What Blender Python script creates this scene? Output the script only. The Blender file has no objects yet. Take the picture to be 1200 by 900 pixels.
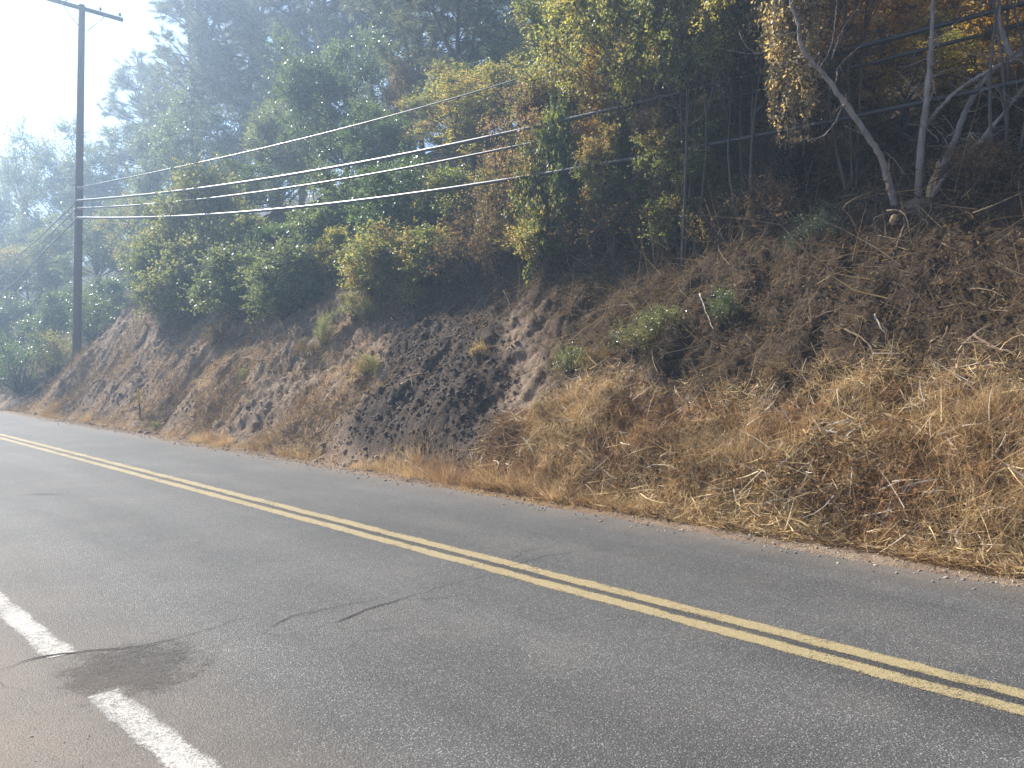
import bpy, math, random
import numpy as np
from mathutils import Vector, Matrix

R = math.radians
rng = np.random.default_rng(7)
random.seed(7)
C = bpy.context.scene
COL = C.collection

# ------------------------------------------------------------------ camera, sky, sun, exposure
CAM_H = 1.6
YAW, PITCH, FPX = 44.6, -1.5, 942.0          # degrees right of the road's direction (+Y), degrees, focal length for a 1200 px wide frame
cam_d = bpy.data.cameras.new('camera')
cam = bpy.data.objects.new('camera', cam_d)
COL.objects.link(cam)
cam.location = (0, 0, CAM_H)
cam.rotation_euler = (R(90 + PITCH), 0, R(-YAW))
cam_d.sensor_width = 36
cam_d.lens = FPX / 1200 * 36
cam_d.clip_start, cam_d.clip_end = 0.05, 3000
C.camera = cam

SUN_AZ, SUN_EL = -7.0, 41.0                   # degrees from +Y towards +X, elevation
w = bpy.data.worlds.new('World')
C.world = w
w.use_nodes = True
nt = w.node_tree
bg = nt.nodes['Background']
sky = nt.nodes.new('ShaderNodeTexSky')
sky.sky_type = 'NISHITA'
sky.sun_disc = False
sky.sun_elevation = R(SUN_EL)
sky.sun_rotation = R(SUN_AZ)
sky.air_density, sky.dust_density, sky.ozone_density = 0.6, 0.1, 3.0
nt.links.new(sky.outputs[0], bg.inputs[0])
bg.inputs[1].default_value = 0.088

sd = bpy.data.lights.new('sun', 'SUN')
sd.energy, sd.angle, sd.color = 5.0, R(0.5), (1.0, 0.93, 0.82)
sun = bpy.data.objects.new('sun', sd)
COL.objects.link(sun)
S = Vector((math.sin(R(SUN_AZ)) * math.cos(R(SUN_EL)), math.cos(R(SUN_AZ)) * math.cos(R(SUN_EL)), math.sin(R(SUN_EL))))
sun.rotation_euler = S.to_track_quat('Z', 'Y').to_euler()
sun.location = S * 60

C.view_settings.view_transform = 'Standard'
C.view_settings.look = 'None'
C.view_settings.exposure = 1.5
C.view_settings.gamma = 1.0
C.view_settings.use_curve_mapping = False
C.render.engine = 'CYCLES'
cy = C.cycles
cy.use_denoising = True
cy.max_bounces, cy.diffuse_bounces, cy.glossy_bounces, cy.transmission_bounces = 4, 2, 1, 3
cy.transparent_max_bounces, cy.volume_bounces = 8, 0
cy.sample_clamp_indirect = 6.0
cy.use_adaptive_sampling = True
cy.adaptive_threshold = 0.025

# ------------------------------------------------------------------ noise
_pr = np.random.default_rng(99)
_perm = _pr.permutation(512)
_ang = _pr.random(512) * 2 * np.pi
_gx, _gy = np.cos(_ang), np.sin(_ang)

def perlin(x, y):
    x = np.asarray(x, float); y = np.asarray(y, float)
    xi = np.floor(x).astype(int); yi = np.floor(y).astype(int)
    xf, yf = x - xi, y - yi
    def g(ix, iy, dx, dy):
        h = _perm[(_perm[ix & 511] + iy) & 511]
        return _gx[h] * dx + _gy[h] * dy
    u = xf * xf * xf * (xf * (xf * 6 - 15) + 10)
    v = yf * yf * yf * (yf * (yf * 6 - 15) + 10)
    a = g(xi, yi, xf, yf); b = g(xi + 1, yi, xf - 1, yf)
    c = g(xi, yi + 1, xf, yf - 1); d = g(xi + 1, yi + 1, xf - 1, yf - 1)
    return ((a + (b - a) * u) * (1 - v) + (c + (d - c) * u) * v) * 1.5

def fbm(x, y, oct=4, gain=0.5):
    t = 0; a = 1.0
    for i in range(oct):
        t = t + a * perlin(x * 2 ** i + 17.3 * i, y * 2 ** i - 9.1 * i)
        a *= gain
    return t

def ss(a, b, x):
    t = np.clip((np.asarray(x, float) - a) / (b - a), 0, 1)
    return t * t * (3 - 2 * t)

# ------------------------------------------------------------------ terrain height: u runs along the road (+Y), v across it (+X)
ROAD_L, ROAD_R = 0.25, 6.62
def edge_v(u):
    return 6.62 + 0.10 * perlin(u * 0.35, 3.7) + 0.05 * perlin(u * 1.7, 8.1) + 0.03 * perlin(u * 5.0, 2.1)

def slump(u, v):
    c = 9.3 + (v - 7.2) * 0.8
    hw = 1.75 - (v - 7.0) * 0.08
    wob = 0.45 * perlin(u * 0.9, v * 0.9 + 4)
    return ss(1.45, 0.55, np.abs(u - c + wob + 0.25 * perlin(u * 3, v * 3)) / hw) * ss(6.9, 7.25, v + 0.2 * wob) * ss(13.0, 11.0, v)

def straw(u, v):
    top = 8.2 + 0.35 * np.clip(5 - u, -1, 8) * 0.4 + 0.5 * perlin(u * 0.55, v * 0.55 + 20)
    right = ss(8.6, 7.2, u + 0.6 * perlin(u * 0.7 + 5, v * 0.8) + (v - 7) * 0.35)
    a = right * ss(top + 0.5, top - 0.4, v)
    return a * ss(6.75, 7.7, v + 0.45 * perlin(u * 1.1, v * 2 + 31) + 0.35 + 0.8 * ss(5, 7.5, u)) 

def litter_shade(u, v):
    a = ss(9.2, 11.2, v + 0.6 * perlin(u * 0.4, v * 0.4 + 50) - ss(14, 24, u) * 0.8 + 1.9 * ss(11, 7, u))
    return np.maximum(a, ss(28.0, 30.0, u + 0.5 * perlin(u, v)) * ss(7.0, 7.8, v))  # past the spur the mask paints the ground dark in place of shade

def H(u, v, fine=True):
    u = np.asarray(u, float); v = np.asarray(v, float)
    foot = edge_v(u) + 0.25 + 0.10 * perlin(u * 0.5, 11.0)
    s = v - foot
    m = 0.86 + 0.20 * ss(10, 20, u) + 0.26 * np.exp(-((u - 25.5) / 2.6) ** 2) - 0.30 * ss(27.5, 31, u) + 0.06 * perlin(u * 0.2, 1.2)
    crest = 5.3 - 1.3 * ss(18, 27, u) + 0.5 * perlin(u * 0.22, 33.0)
    sp = np.clip(s, 0, None)
    soft = 0.5
    lower = np.where(sp < crest, sp, crest) * m
    upper = np.clip(sp - crest, 0, None) * (0.52 - 0.06 * ss(10, 30, u))
    upper = np.where(upper > 24, 24 + (upper - 24) * 0.12, upper)
    z = (lower + upper) * ss(0, soft, sp) ** 0.35
    on = ss(0.05, 0.7, sp)
    big = on * ss(60, 15, sp)
    z = z + big * (0.30 * perlin(u * 0.42 + 3, s * 0.40) + 0.14 * fbm(u * 1.1, s * 0.6 + 7, 2))
    left = ss(11, 15, u) * ss(16, 8, sp * 1.6)
    z = z + on * left * (-0.20 * np.abs(fbm(u * 0.75 + s * 0.2, s * 0.55 + 40, 3, 0.55)) + 0.07 * fbm(u * 2.3, s * 2.0 + 3, 2))
    sl = slump(u, v)
    z = z + sl * (0.22 * ss(9.4, 7.6, v) - 0.28 * ss(9.0, 10.5, v))
    if fine:
        f = on * ss(16, 10, sp)
        z = z + f * (0.085 * fbm(u * 2.6, v * 2.6, 4, 0.65) + 0.05 * (1 - sl) * fbm(u * 6.5 + 3, v * 5.5, 3, 0.7) + 0.035 * fbm(u * 11, v * 11, 2))
        z = z + f * straw(u, v) * (0.16 * np.abs(perlin(u * 1.5 + 7, v * 1.5)) + 0.05 * perlin(u * 4, v * 4 + 8))
        z = z + sl * f * (0.06 * fbm(u * 3.0 + 9 - v * 1.6, v * 1.6, 3, 0.55))
        z = z + 0.010 * ss(0.3, -0.2, np.abs(s) - 0.1) * fbm(u * 9, v * 9, 2)
    # far verge rises a little over the road's edge, the bed lies below the road, near verge is dusty ground
    verge = -0.035 + 0.05 * ss(-0.16, 0.0, v - edge_v(u))
    near = 0.34 + 0.22 * perlin(u * 0.6, 71.0) + 0.10 * perlin(u * 2.3, 77.0)
    nv = -0.035 + 0.048 * ss(near + 0.12, near - 0.12, v)
    low = np.where(v > 3.5, verge, nv)
    if fine:
        low = low + 0.006 * fbm(u * 6, v * 6, 2) * (low > 0)
    z = np.where(s > 0, z + 0.015, low)
    z = z - np.clip(-v - 4, 0, 60) * 0.10
    return z

def Hs(u, v):
    return float(H(np.array([u]), np.array([v]))[0])

def Hn(u, v, e=0.08):
    du = (H(u + e, v) - H(u - e, v)) / (2 * e)
    dv = (H(u, v + e) - H(u, v - e)) / (2 * e)
    n = np.stack([-dv, -du, np.ones_like(du)], -1)
    return n / np.linalg.norm(n, axis=-1, keepdims=True)

# ------------------------------------------------------------------ picture to world (photo pixels of the 1200x900 frame)
CM = Matrix.Rotation(R(-YAW), 3, 'Z') @ Matrix.Rotation(R(90 + PITCH), 3, 'X')
def ray(px, py):
    return CM @ Vector(((px - 600) / FPX, (450 - py) / FPX, -1.0))
def at(px, py, t):
    return Vector((0, 0, CAM_H)) + ray(px, py) * t
def hit(px, py):
    d = ray(px, py)
    for t in np.arange(3.0, 70, 0.05):
        p = Vector((0, 0, CAM_H)) + d * t
        if p.z < Hs(p.y, p.x):
            return p
    return None

# ------------------------------------------------------------------ mesh building
class MB:
    def __init__(self):
        self.v, self.q, self.t, self.n = [], [], [], 0
    def add(self, verts, quads=None, tris=None):
        self.v.append(np.asarray(verts, float).reshape(-1, 3))
        if quads is not None and len(quads): self.q.append(np.asarray(quads, int).reshape(-1, 4) + self.n)
        if tris is not None and len(tris): self.t.append(np.asarray(tris, int).reshape(-1, 3) + self.n)
        self.n += len(self.v[-1])
    def tube(self, pts, rad, sides=6, cap=True):
        pts = np.asarray([tuple(p) for p in pts], float)
        n = len(pts)
        rad = np.broadcast_to(np.asarray(rad, float), (n,))
        d = np.gradient(pts, axis=0)
        d /= np.linalg.norm(d, axis=1, keepdims=True) + 1e-9
        m = np.abs(d).mean(0); ref = np.zeros(3); ref[int(np.argmin(m))] = 1.0     # an axis the run never follows
        a = np.cross(d, ref); a /= np.linalg.norm(a, axis=1, keepdims=True) + 1e-9
        b = np.cross(d, a)
        th = np.arange(sides) * 2 * np.pi / sides
        V = pts[:, None] + rad[:, None, None] * (np.cos(th)[None, :, None] * a[:, None] + np.sin(th)[None, :, None] * b[:, None])
        ix = np.arange(n * sides).reshape(n, sides); nx = np.roll(ix, -1, 1)
        Q = np.stack([ix[:-1], nx[:-1], nx[1:], ix[1:]], -1)
        V = V.reshape(-1, 3); T = None
        if cap:
            V = np.concatenate([V, pts[:1], pts[-1:]])
            c0 = np.full(sides, n * sides)
            T = np.concatenate([np.stack([c0, nx[0], ix[0]], -1), np.stack([c0 + 1, ix[-1], nx[-1]], -1)])
        self.add(V, Q, T)
    def box(self, c, size, rot=None):
        s = np.array(size) / 2
        V = np.array([(x, y, z) for x in (-1, 1) for y in (-1, 1) for z in (-1, 1)], float) * s
        if rot is not None: V = V @ np.array(rot.to_3x3() if hasattr(rot, 'to_3x3') else rot).T
        self.add(V + np.array(c), [(0, 1, 3, 2), (4, 6, 7, 5), (0, 4, 5, 1), (2, 3, 7, 6), (0, 2, 6, 4), (1, 5, 7, 3)])
    def leaves(self, P, D, L, W, curl=0.12, asp=1.0):
        N = len(P)
        D = D / (np.linalg.norm(D, axis=1, keepdims=True) + 1e-9)
        r = rng.normal(size=(N, 3))
        Sd = np.cross(D, r); Sd /= np.linalg.norm(Sd, axis=1, keepdims=True) + 1e-9
        Nn = np.cross(D, Sd)
        L = np.broadcast_to(L, (N,))[:, None]; W = np.broadcast_to(W, (N,))[:, None]
        V = np.empty((N, 4, 3))
        V[:, 0] = P
        V[:, 1] = P + D * L * 0.45 + Sd * W * 0.5 + Nn * L * curl
        V[:, 2] = P + D * L
        V[:, 3] = P + D * L * 0.45 - Sd * W * 0.5 + Nn * L * curl
        if asp != 1.0: V[..., 2] = P[:, None, 2] + (V[..., 2] - P[:, None, 2]) / asp
        self.add(V.reshape(-1, 3), np.arange(N * 4).reshape(-1, 4))
    def needles(self, P, D, L, W):
        N = len(P)
        D = D / (np.linalg.norm(D, axis=1, keepdims=True) + 1e-9)
        Sd = np.cross(D, rng.normal(size=(N, 3))); Sd /= np.linalg.norm(Sd, axis=1, keepdims=True) + 1e-9
        L = np.broadcast_to(L, (N,))[:, None]; W = np.broadcast_to(W, (N,))[:, None]
        V = np.empty((N, 3, 3))
        V[:, 0] = P + Sd * W * 0.5; V[:, 1] = P - Sd * W * 0.5; V[:, 2] = P + D * L
        self.add(V.reshape(-1, 3), None, np.arange(N * 3).reshape(-1, 3))
    def ribbons(self, P, D, L, W, bend, seg=3, taper=True):
        """curved thin blades: base P, direction D, bent towards vector bend (N,3)"""
        N = len(P)
        D = D / (np.linalg.norm(D, axis=1, keepdims=True) + 1e-9)
        Sd = np.cross(D, rng.normal(size=(N, 3))); Sd /= np.linalg.norm(Sd, axis=1, keepdims=True) + 1e-9
        L = np.broadcast_to(L, (N,))[:, None]; W = np.broadcast_to(W, (N,))[:, None]
        V = np.empty((N, seg + 1, 2, 3))
        for i in range(seg + 1):
            f = i / seg
            c = P + D * L * f + bend * L * f * f
            ww = W * ((1 - 0.85 * f) if taper else 1.0) * 0.5
            V[:, i, 0] = c + Sd * ww; V[:, i, 1] = c - Sd * ww
        base = np.arange(N)[:, None, None] * (seg + 1) * 2
        q = np.array([[2 * i, 2 * i + 1, 2 * i + 3, 2 * i + 2] for i in range(seg)])[None]
        self.add(V.reshape(-1, 3), (base + q).reshape(-1, 4))
    def mesh(self, name, mat=None, smooth=False):
        V = np.concatenate(self.v) if self.v else np.zeros((0, 3))
        q = np.concatenate(self.q) if self.q else np.zeros((0, 4), int)
        t = np.concatenate(self.t) if self.t else np.zeros((0, 3), int)
        me = bpy.data.meshes.new(name)
        me.vertices.add(len(V)); me.vertices.foreach_set('co', V.astype(np.float32).ravel())
        nl = q.size + t.size
        me.loops.add(nl)
        me.loops.foreach_set('vertex_index', np.concatenate([q.ravel(), t.ravel()]).astype(np.int32))
        me.polygons.add(len(q) + len(t))
        ls = np.concatenate([np.arange(len(q)) * 4, q.size + np.arange(len(t)) * 3]).astype(np.int32)
        me.polygons.foreach_set('loop_start', ls)
        if smooth: me.polygons.foreach_set('use_smooth', np.ones(len(ls), bool))
        me.update(calc_edges=True)
        if mat: me.materials.append(mat)
        return me
    def obj(self, name, mat, parent=None, smooth=False):
        o = bpy.data.objects.new(name, self.mesh(name, mat, smooth))
        COL.objects.link(o)
        if parent: o.parent = parent
        return o

def tag(o, label=None, cat=None, group=None, kind=None):
    if label: o['label'] = label
    if cat: o['category'] = cat
    if group: o['group'] = group
    if kind: o['kind'] = kind
    return o
def empty(name, loc, label, cat, group=None):
    o = bpy.data.objects.new(name, None)
    o.empty_display_size = 0.2
    COL.objects.link(o)
    o.location = loc
    return tag(o, label, cat, group)

# ------------------------------------------------------------------ materials
class NT:
    def __init__(self, name):
        self.m = bpy.data.materials.new(name); self.m.use_nodes = True
        self.t = self.m.node_tree; self.t.nodes.clear()
        self.out = self.t.nodes.new('ShaderNodeOutputMaterial')
    def n(self, typ, **kw):
        nd = self.t.nodes.new('ShaderNode' + typ)
        for k, v in kw.items():
            if k.startswith('i_'):
                key = k[2:]
                nd.inputs[int(key) if key.isdigit() else key.replace('_', ' ')].default_value = v
            else: setattr(nd, k, v)
        return nd
    def l(self, a, b): self.t.links.new(a, b)
    def ramp(self, fac, stops, interp='LINEAR'):
        r = self.n('ValToRGB'); cr = r.color_ramp; cr.interpolation = interp
        while len(cr.elements) < len(stops): cr.elements.new(0.5)
        for e, (p, c) in zip(cr.elements, stops):
            e.position = p; e.color = (*c, 1) if len(c) == 3 else c
        self.l(fac, r.inputs[0]); return r.outputs[0]
    def noise(self, scale, detail=4, rough=0.55, vec=None, dist=0.0):
        nd = self.n('TexNoise'); nd.inputs['Scale'].default_value = scale
        nd.inputs['Detail'].default_value = detail; nd.inputs['Roughness'].default_value = rough
        nd.inputs['Distortion'].default_value = dist
        self.l(vec if vec is not None else self.coord(), nd.inputs['Vector']); return nd.outputs['Fac']
    def coord(self):
        if not hasattr(self, '_c'): self._c = self.n('TexCoord').outputs['Object']
        return self._c
    def mix(self, fac, a, b, mode='MIX'):
        nd = self.n('Mix', data_type='RGBA', blend_type=mode)
        for s, x in ((nd.inputs[0], fac), (nd.inputs[6], a), (nd.inputs[7], b)):
            if isinstance(x, (int, float)): s.default_value = x
            elif isinstance(x, tuple): s.default_value = (*x, 1) if len(x) == 3 else x
            else: self.l(x, s)
        return nd.outputs[2]
    def math(self, op, a, b=0.0, clamp=False):
        nd = self.n('Math', operation=op, use_clamp=clamp)
        for s, x in ((nd.inputs[0], a), (nd.inputs[1], b)):
            if isinstance(x, (int, float)): s.default_value = x
            else: self.l(x, s)
        return nd.outputs[0]
    def mrange(self, x, a, b, c=0.0, d=1.0):
        nd = self.n('MapRange'); self.l(x, nd.inputs[0])
        for i, k in enumerate((a, b, c, d)): nd.inputs[i + 1].default_value = k
        return nd.outputs[0]

def leaf_mat(name, cols, patch=None, transl=0.56, patch_scale=1.6, gloss=0.06, rough=0.42, tint=(2.7, 2.5, 1.5)):
    m = NT(name)
    geo = m.n('NewGeometry')
    stops = [(i / max(1, len(cols) - 1), c) for i, c in enumerate(cols)]
    col = m.ramp(geo.outputs['Random Per Island'], stops)
    tc = m.n('TexCoord'); oi = m.n('ObjectInfo')
    pos = geo.outputs['Position']
    if patch:
        f = m.mrange(m.noise(patch_scale, 3, 0.6, pos), 0.50, 0.60)
        pc = m.ramp(geo.outputs['Random Per Island'], [(i / max(1, len(patch) - 1), c) for i, c in enumerate(patch)])
        col = m.mix(f, col, pc)
    hv = m.n('HueSaturation'); m.l(col, hv.inputs['Color'])
    m.l(m.mrange(m.noise(2.2, 2, 0.5, pos), 0.3, 0.7, 0.72, 1.25), hv.inputs['Value'])
    m.l(m.mrange(oi.outputs['Random'], 0, 1, 0.485, 0.515), hv.inputs['Hue'])
    col = hv.outputs[0]
    d = m.n('BsdfDiffuse'); m.l(col, d.inputs[0])
    tr = m.n('BsdfTranslucent'); tcx = m.mix(1.0, col, tint, 'MULTIPLY'); m.l(tcx, tr.inputs[0])
    mx = m.n('MixShader'); mx.inputs[0].default_value = transl
    m.l(d.outputs[0], mx.inputs[1]); m.l(tr.outputs[0], mx.inputs[2])
    g = m.n('BsdfGlossy'); g.inputs['Roughness'].default_value = rough; g.inputs[0].default_value = (0.8, 0.85, 0.9, 1)
    mx2 = m.n('MixShader'); mx2.inputs[0].default_value = gloss
    m.l(mx.outputs[0], mx2.inputs[1]); m.l(g.outputs[0], mx2.inputs[2])
    m.l(mx2.outputs[0], m.out.inputs[0])
    return m.m

def solid_mat(name, c1, c2, scale=6, rough=0.85, bump=0.0, bscale=30, stretch=None, spec=0.3, island=False):
    m = NT(name)
    v = m.coord()
    if stretch:
        mp = m.n('Mapping'); mp.inputs['Scale'].default_value = stretch; m.l(v, mp.inputs[0]); v = mp.outputs[0]
    f = m.mrange(m.noise(scale, 5, 0.6, v), 0.3, 0.7)
    if island:
        f = m.math('MULTIPLY_ADD', m.n('NewGeometry').outputs['Random Per Island'], 0.7); m.t.nodes[-1].inputs[2].default_value = 0.0
        f = m.math('ADD', f, m.math('MULTIPLY', m.noise(scale, 2, 0.5, v), 0.3))
    col = m.mix(f, c1, c2)
    b = m.n('BsdfPrincipled'); m.l(col, b.inputs['Base Color']); b.inputs['Roughness'].default_value = rough
    b.inputs['Specular IOR Level'].default_value = spec
    if bump:
        bp = m.n('Bump'); bp.inputs['Strength'].default_value = bump; bp.inputs['Distance'].default_value = 0.02
        m.l(m.noise(bscale, 5, 0.65, v), bp.inputs['Height']); m.l(bp.outputs[0], b.inputs['Normal'])
    m.l(b.outputs[0], m.out.inputs[0])
    return m.m

def ground_mat():
    m = NT('hillside_soil')
    at_ = m.n('Attribute', attribute_name='zone')
    sep = m.n('SeparateColor'); m.l(at_.outputs['Color'], sep.inputs[0])
    n1 = m.noise(1.3, 6, 0.6); n2 = m.noise(9, 6, 0.7); n3 = m.noise(60, 4, 0.7)
    tan = m.mix(m.mrange(n1, 0.35, 0.65), (0.25, 0.175, 0.122), (0.37, 0.268, 0.188))
    tan = m.mix(m.mrange(n2, 0.45, 0.65, 0, 0.6), tan, (0.165, 0.115, 0.08))
    tan = m.mix(m.mrange(n3, 0.58, 0.70, 0, 0.7), tan, (0.46, 0.36, 0.25))
    tan = m.mix(m.mrange(m.noise(0.55, 5, 0.65), 0.52, 0.66, 0, 0.75), tan, (0.17, 0.115, 0.078))
    tan = m.mix(m.mrange(m.noise(0.8, 4, 0.7, None, 0.6), 0.56, 0.66, 0, 0.6), tan, (0.42, 0.32, 0.215))
    dark = m.mix(m.mrange(n2, 0.35, 0.65), (0.072, 0.053, 0.041), (0.125, 0.094, 0.072))
    dark = m.mix(m.mrange(n3, 0.60, 0.72, 0, 0.5), dark, (0.20, 0.15, 0.11))
    strw = m.mix(m.mrange(n2, 0.35, 0.65), (0.17, 0.10, 0.055), (0.34, 0.22, 0.11))
    strw = m.mix(m.mrange(n3, 0.5, 0.62, 0, 0.8), strw, (0.42, 0.29, 0.15))
    lit = m.mix(m.mrange(n2, 0.35, 0.65), (0.050, 0.034, 0.024), (0.105, 0.072, 0.047))  # leaf-litter brown, darkened to paint in shade on the upper right bank
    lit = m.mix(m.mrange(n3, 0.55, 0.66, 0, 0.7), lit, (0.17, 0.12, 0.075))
    dust = m.mix(m.mrange(n2, 0.3, 0.7), (0.22, 0.165, 0.118), (0.28, 0.215, 0.155))
    def wob(s, amt=0.25): return m.math('ADD', s, m.math('MULTIPLY', m.math('SUBTRACT', n2, 0.5), amt * 2), clamp=True)
    col = m.mix(m.mrange(wob(sep.outputs['Green']), 0.25, 0.75), tan, strw)
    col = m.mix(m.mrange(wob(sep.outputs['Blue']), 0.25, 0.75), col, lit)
    col = m.mix(m.mrange(wob(sep.outputs['Red']), 0.3, 0.7), col, dark)
    col = m.mix(at_.outputs['Alpha'], col, dust)
    b = m.n('BsdfPrincipled'); m.l(col, b.inputs['Base Color']); b.inputs['Roughness'].default_value = 0.95
    b.inputs['Specular IOR Level'].default_value = 0.1
    bp = m.n('Bump'); bp.inputs['Strength'].default_value = 1.0; bp.inputs['Distance'].default_value = 0.045
    hsum = m.math('ADD', m.math('MULTIPLY', m.noise(16, 5, 0.7), 1.0), m.math('MULTIPLY', n3, 0.5))
    m.l(hsum, bp.inputs['Height']); m.l(bp.outputs[0], b.inputs['Normal'])
    m.l(b.outputs[0], m.out.inputs[0])
    return m.m

def asphalt_nodes(m, dark=1.0, dusty=True):
    """returns colour, bump height; worn chip seal with pale and dark stones, dust on the near edge, wheel paths"""
    c = m.coord()
    sx = m.n('SeparateXYZ'); m.l(c, sx.inputs[0])
    X, Y = sx.outputs[0], sx.outputs[1]
    vor = m.n('TexVoronoi'); vor.inputs['Scale'].default_value = 125; m.l(c, vor.inputs['Vector'])
    vor.feature = 'F1'
    sc = m.n('SeparateColor'); m.l(vor.outputs['Color'], sc.inputs[0])
    stone = m.ramp(sc.outputs[0], [(0.0, (0.052, 0.050, 0.047)), (0.45, (0.108, 0.104, 0.098)), (0.8, (0.175, 0.167, 0.156)), (1.0, (0.40, 0.375, 0.345))])
    gap = m.mrange(vor.outputs['Distance'], 0.25, 0.62)
    col = m.mix(gap, stone, (0.07, 0.067, 0.063))
    mp = m.n('Mapping'); mp.inputs['Scale'].default_value = (1.0, 0.10, 1); m.l(c, mp.inputs[0])
    streak = m.noise(1.6, 5, 0.6, mp.outputs[0])
    blot = m.noise(0.55, 5, 0.6)
    val = m.math('MULTIPLY', m.mrange(streak, 0.3, 0.7, 0.80, 1.18), m.mrange(blot, 0.3, 0.7, 0.86, 1.14))
    # polished paler wheel paths and dark oil strip, laid along the lanes
    def band(x0, wd): return m.math('POWER', 2.718, m.math('MULTIPLY', m.math('POWER', m.math('DIVIDE', m.math('SUBTRACT', X, x0), wd), 2.0), -1.0))
    wp = m.math('ADD', m.math('ADD', band(2.05, 0.3), band(3.6, 0.3)), m.math('ADD', band(4.85, 0.22), band(5.9, 0.22)))
    val = m.math('MULTIPLY', val, m.math('ADD', 0.94, m.math('MULTIPLY', wp, 0.14)))
    val = m.math('MULTIPLY', val, m.math('SUBTRACT', 0.95, m.math('MULTIPLY', band(4.345, 0.12), 0.38)))
    val = m.math('MULTIPLY', val, dark)
    hv = m.n('HueSaturation'); m.l(col, hv.inputs['Color']); m.l(val, hv.inputs['Value'])
    col = hv.outputs[0]
    if dusty:
        dn = m.noise(1.1, 6, 0.65)
        d = m.math('ADD', m.mrange(X, 2.1, 0.75), m.math('MULTIPLY', m.math('SUBTRACT', dn, 0.5), 1.1), clamp=True)
        d2 = m.math('ADD', m.mrange(X, 5.95, 6.68), m.math('MULTIPLY', m.math('SUBTRACT', dn, 0.5), 1.0), clamp=True)
        dd = m.math('MULTIPLY', m.math('MAXIMUM', d, m.math('MULTIPLY', d2, 0.8)), m.mrange(sc.outputs[1], 0, 1, 0.45, 0.85))
        col = m.mix(dd, col, (0.215, 0.165, 0.122))
    hgt = m.math('ADD', m.math('MULTIPLY', vor.outputs['Distance'], -1.0), m.math('MULTIPLY', m.noise(260, 3, 0.6), 0.35))
    return col, hgt

def road_mat():
    m = NT('worn_asphalt')
    col, h = asphalt_nodes(m)
    b = m.n('BsdfPrincipled'); m.l(col, b.inputs['Base Color']); b.inputs['Roughness'].default_value = 0.72
    b.inputs['Specular IOR Level'].default_value = 0.35
    bp = m.n('Bump'); bp.inputs['Strength'].default_value = 0.55; bp.inputs['Distance'].default_value = 0.006
    m.l(h, bp.inputs['Height']); m.l(bp.outputs[0], b.inputs['Normal'])
    m.l(b.outputs[0], m.out.inputs[0])
    return m.m

def paint_mat(name, c1, c2, wear, soft=0.15):
    """road paint worn off the tops of stones and along its edges (UV-free: worn by noise), clear where it has gone"""
    m = NT(name)
    c = m.coord()
    vor = m.n('TexVoronoi'); vor.inputs['Scale'].default_value = 125; m.l(c, vor.inputs['Vector'])
    sc = m.n('SeparateColor'); m.l(vor.outputs['Color'], sc.inputs[0])
    n = m.noise(2.2, 6, 0.65); n2 = m.noise(26, 4, 0.7)
    ed = m.n('Attribute', attribute_name='edge')
    keep = m.math('ADD', m.math('MULTIPLY', n, 0.9), m.math('MULTIPLY', n2, 0.8))
    keep = m.math('ADD', keep, m.math('MULTIPLY', sc.outputs[0], 0.30))
    keep = m.math('SUBTRACT', keep, m.math('MULTIPLY', ed.outputs['Fac'], 0.55))
    a = m.mrange(keep, wear - soft, wear + 0.12, 0.0, 0.94)
    col = m.mix(m.mrange(n2, 0.3, 0.7), c1, c2)
    col = m.mix(m.mrange(vor.outputs['Distance'], 0.35, 0.7, 0, 0.45), col, (0.12, 0.11, 0.09))
    b = m.n('BsdfPrincipled'); m.l(col, b.inputs['Base Color']); b.inputs['Roughness'].default_value = 0.7
    bp = m.n('Bump'); bp.inputs['Strength'].default_value = 0.5; bp.inputs['Distance'].default_value = 0.006
    m.l(m.math('MULTIPLY', vor.outputs['Distance'], -1.0), bp.inputs['Height']); m.l(bp.outputs[0], b.inputs['Normal'])
    tr = m.n('BsdfTransparent'); mx = m.n('MixShader')
    m.l(a, mx.inputs[0]); m.l(tr.outputs[0], mx.inputs[1]); m.l(b.outputs[0], mx.inputs[2])
    m.l(mx.outputs[0], m.out.inputs[0])
    return m.m

# ------------------------------------------------------------------ the setting
def axis(parts):
    out = []
    for a, b, s in parts:
        out.append(np.arange(a, b - 1e-6, s))
    out.append(np.array([parts[-1][1]]))
    return np.concatenate(out)
us = axis([(-220, -60, 16), (-60, -16, 3), (-16, -2, 0.35), (-2, 13, 0.045), (13, 32, 0.05), (32, 34, 0.1), (34, 60, 0.6), (60, 120, 4), (120, 260, 14)])
vs = axis([(-200, -40, 16), (-40, -4, 3), (-4, -1, 0.3), (-1, 1.0, 0.05), (1.0, 6.3, 0.6), (6.3, 12.6, 0.045), (12.6, 16, 0.2), (16, 60, 1.5), (60, 200, 14)])
UU, VV = np.meshgrid(us, vs, indexing='ij')
ZZ = H(UU, VV)
nu, nv = UU.shape
gm = MB()
idx = np.arange(nu * nv).reshape(nu, nv)
gm.add(np.stack([VV, UU, ZZ], -1), np.stack([idx[:-1, :-1], idx[:-1, 1:], idx[1:, 1:], idx[1:, :-1]], -1))
ground = gm.obj('hillside', ground_mat(), smooth=True)
tag(ground, kind='structure')
ca = ground.data.color_attributes.new('zone', 'FLOAT_COLOR', 'POINT')
zc = np.stack([slump(UU, VV), straw(UU, VV), litter_shade(UU, VV), ss(3.0, 1.0, VV)], -1).reshape(-1, 4)
ca.data.foreach_set('color', zc.astype(np.float32).ravel())

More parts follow.
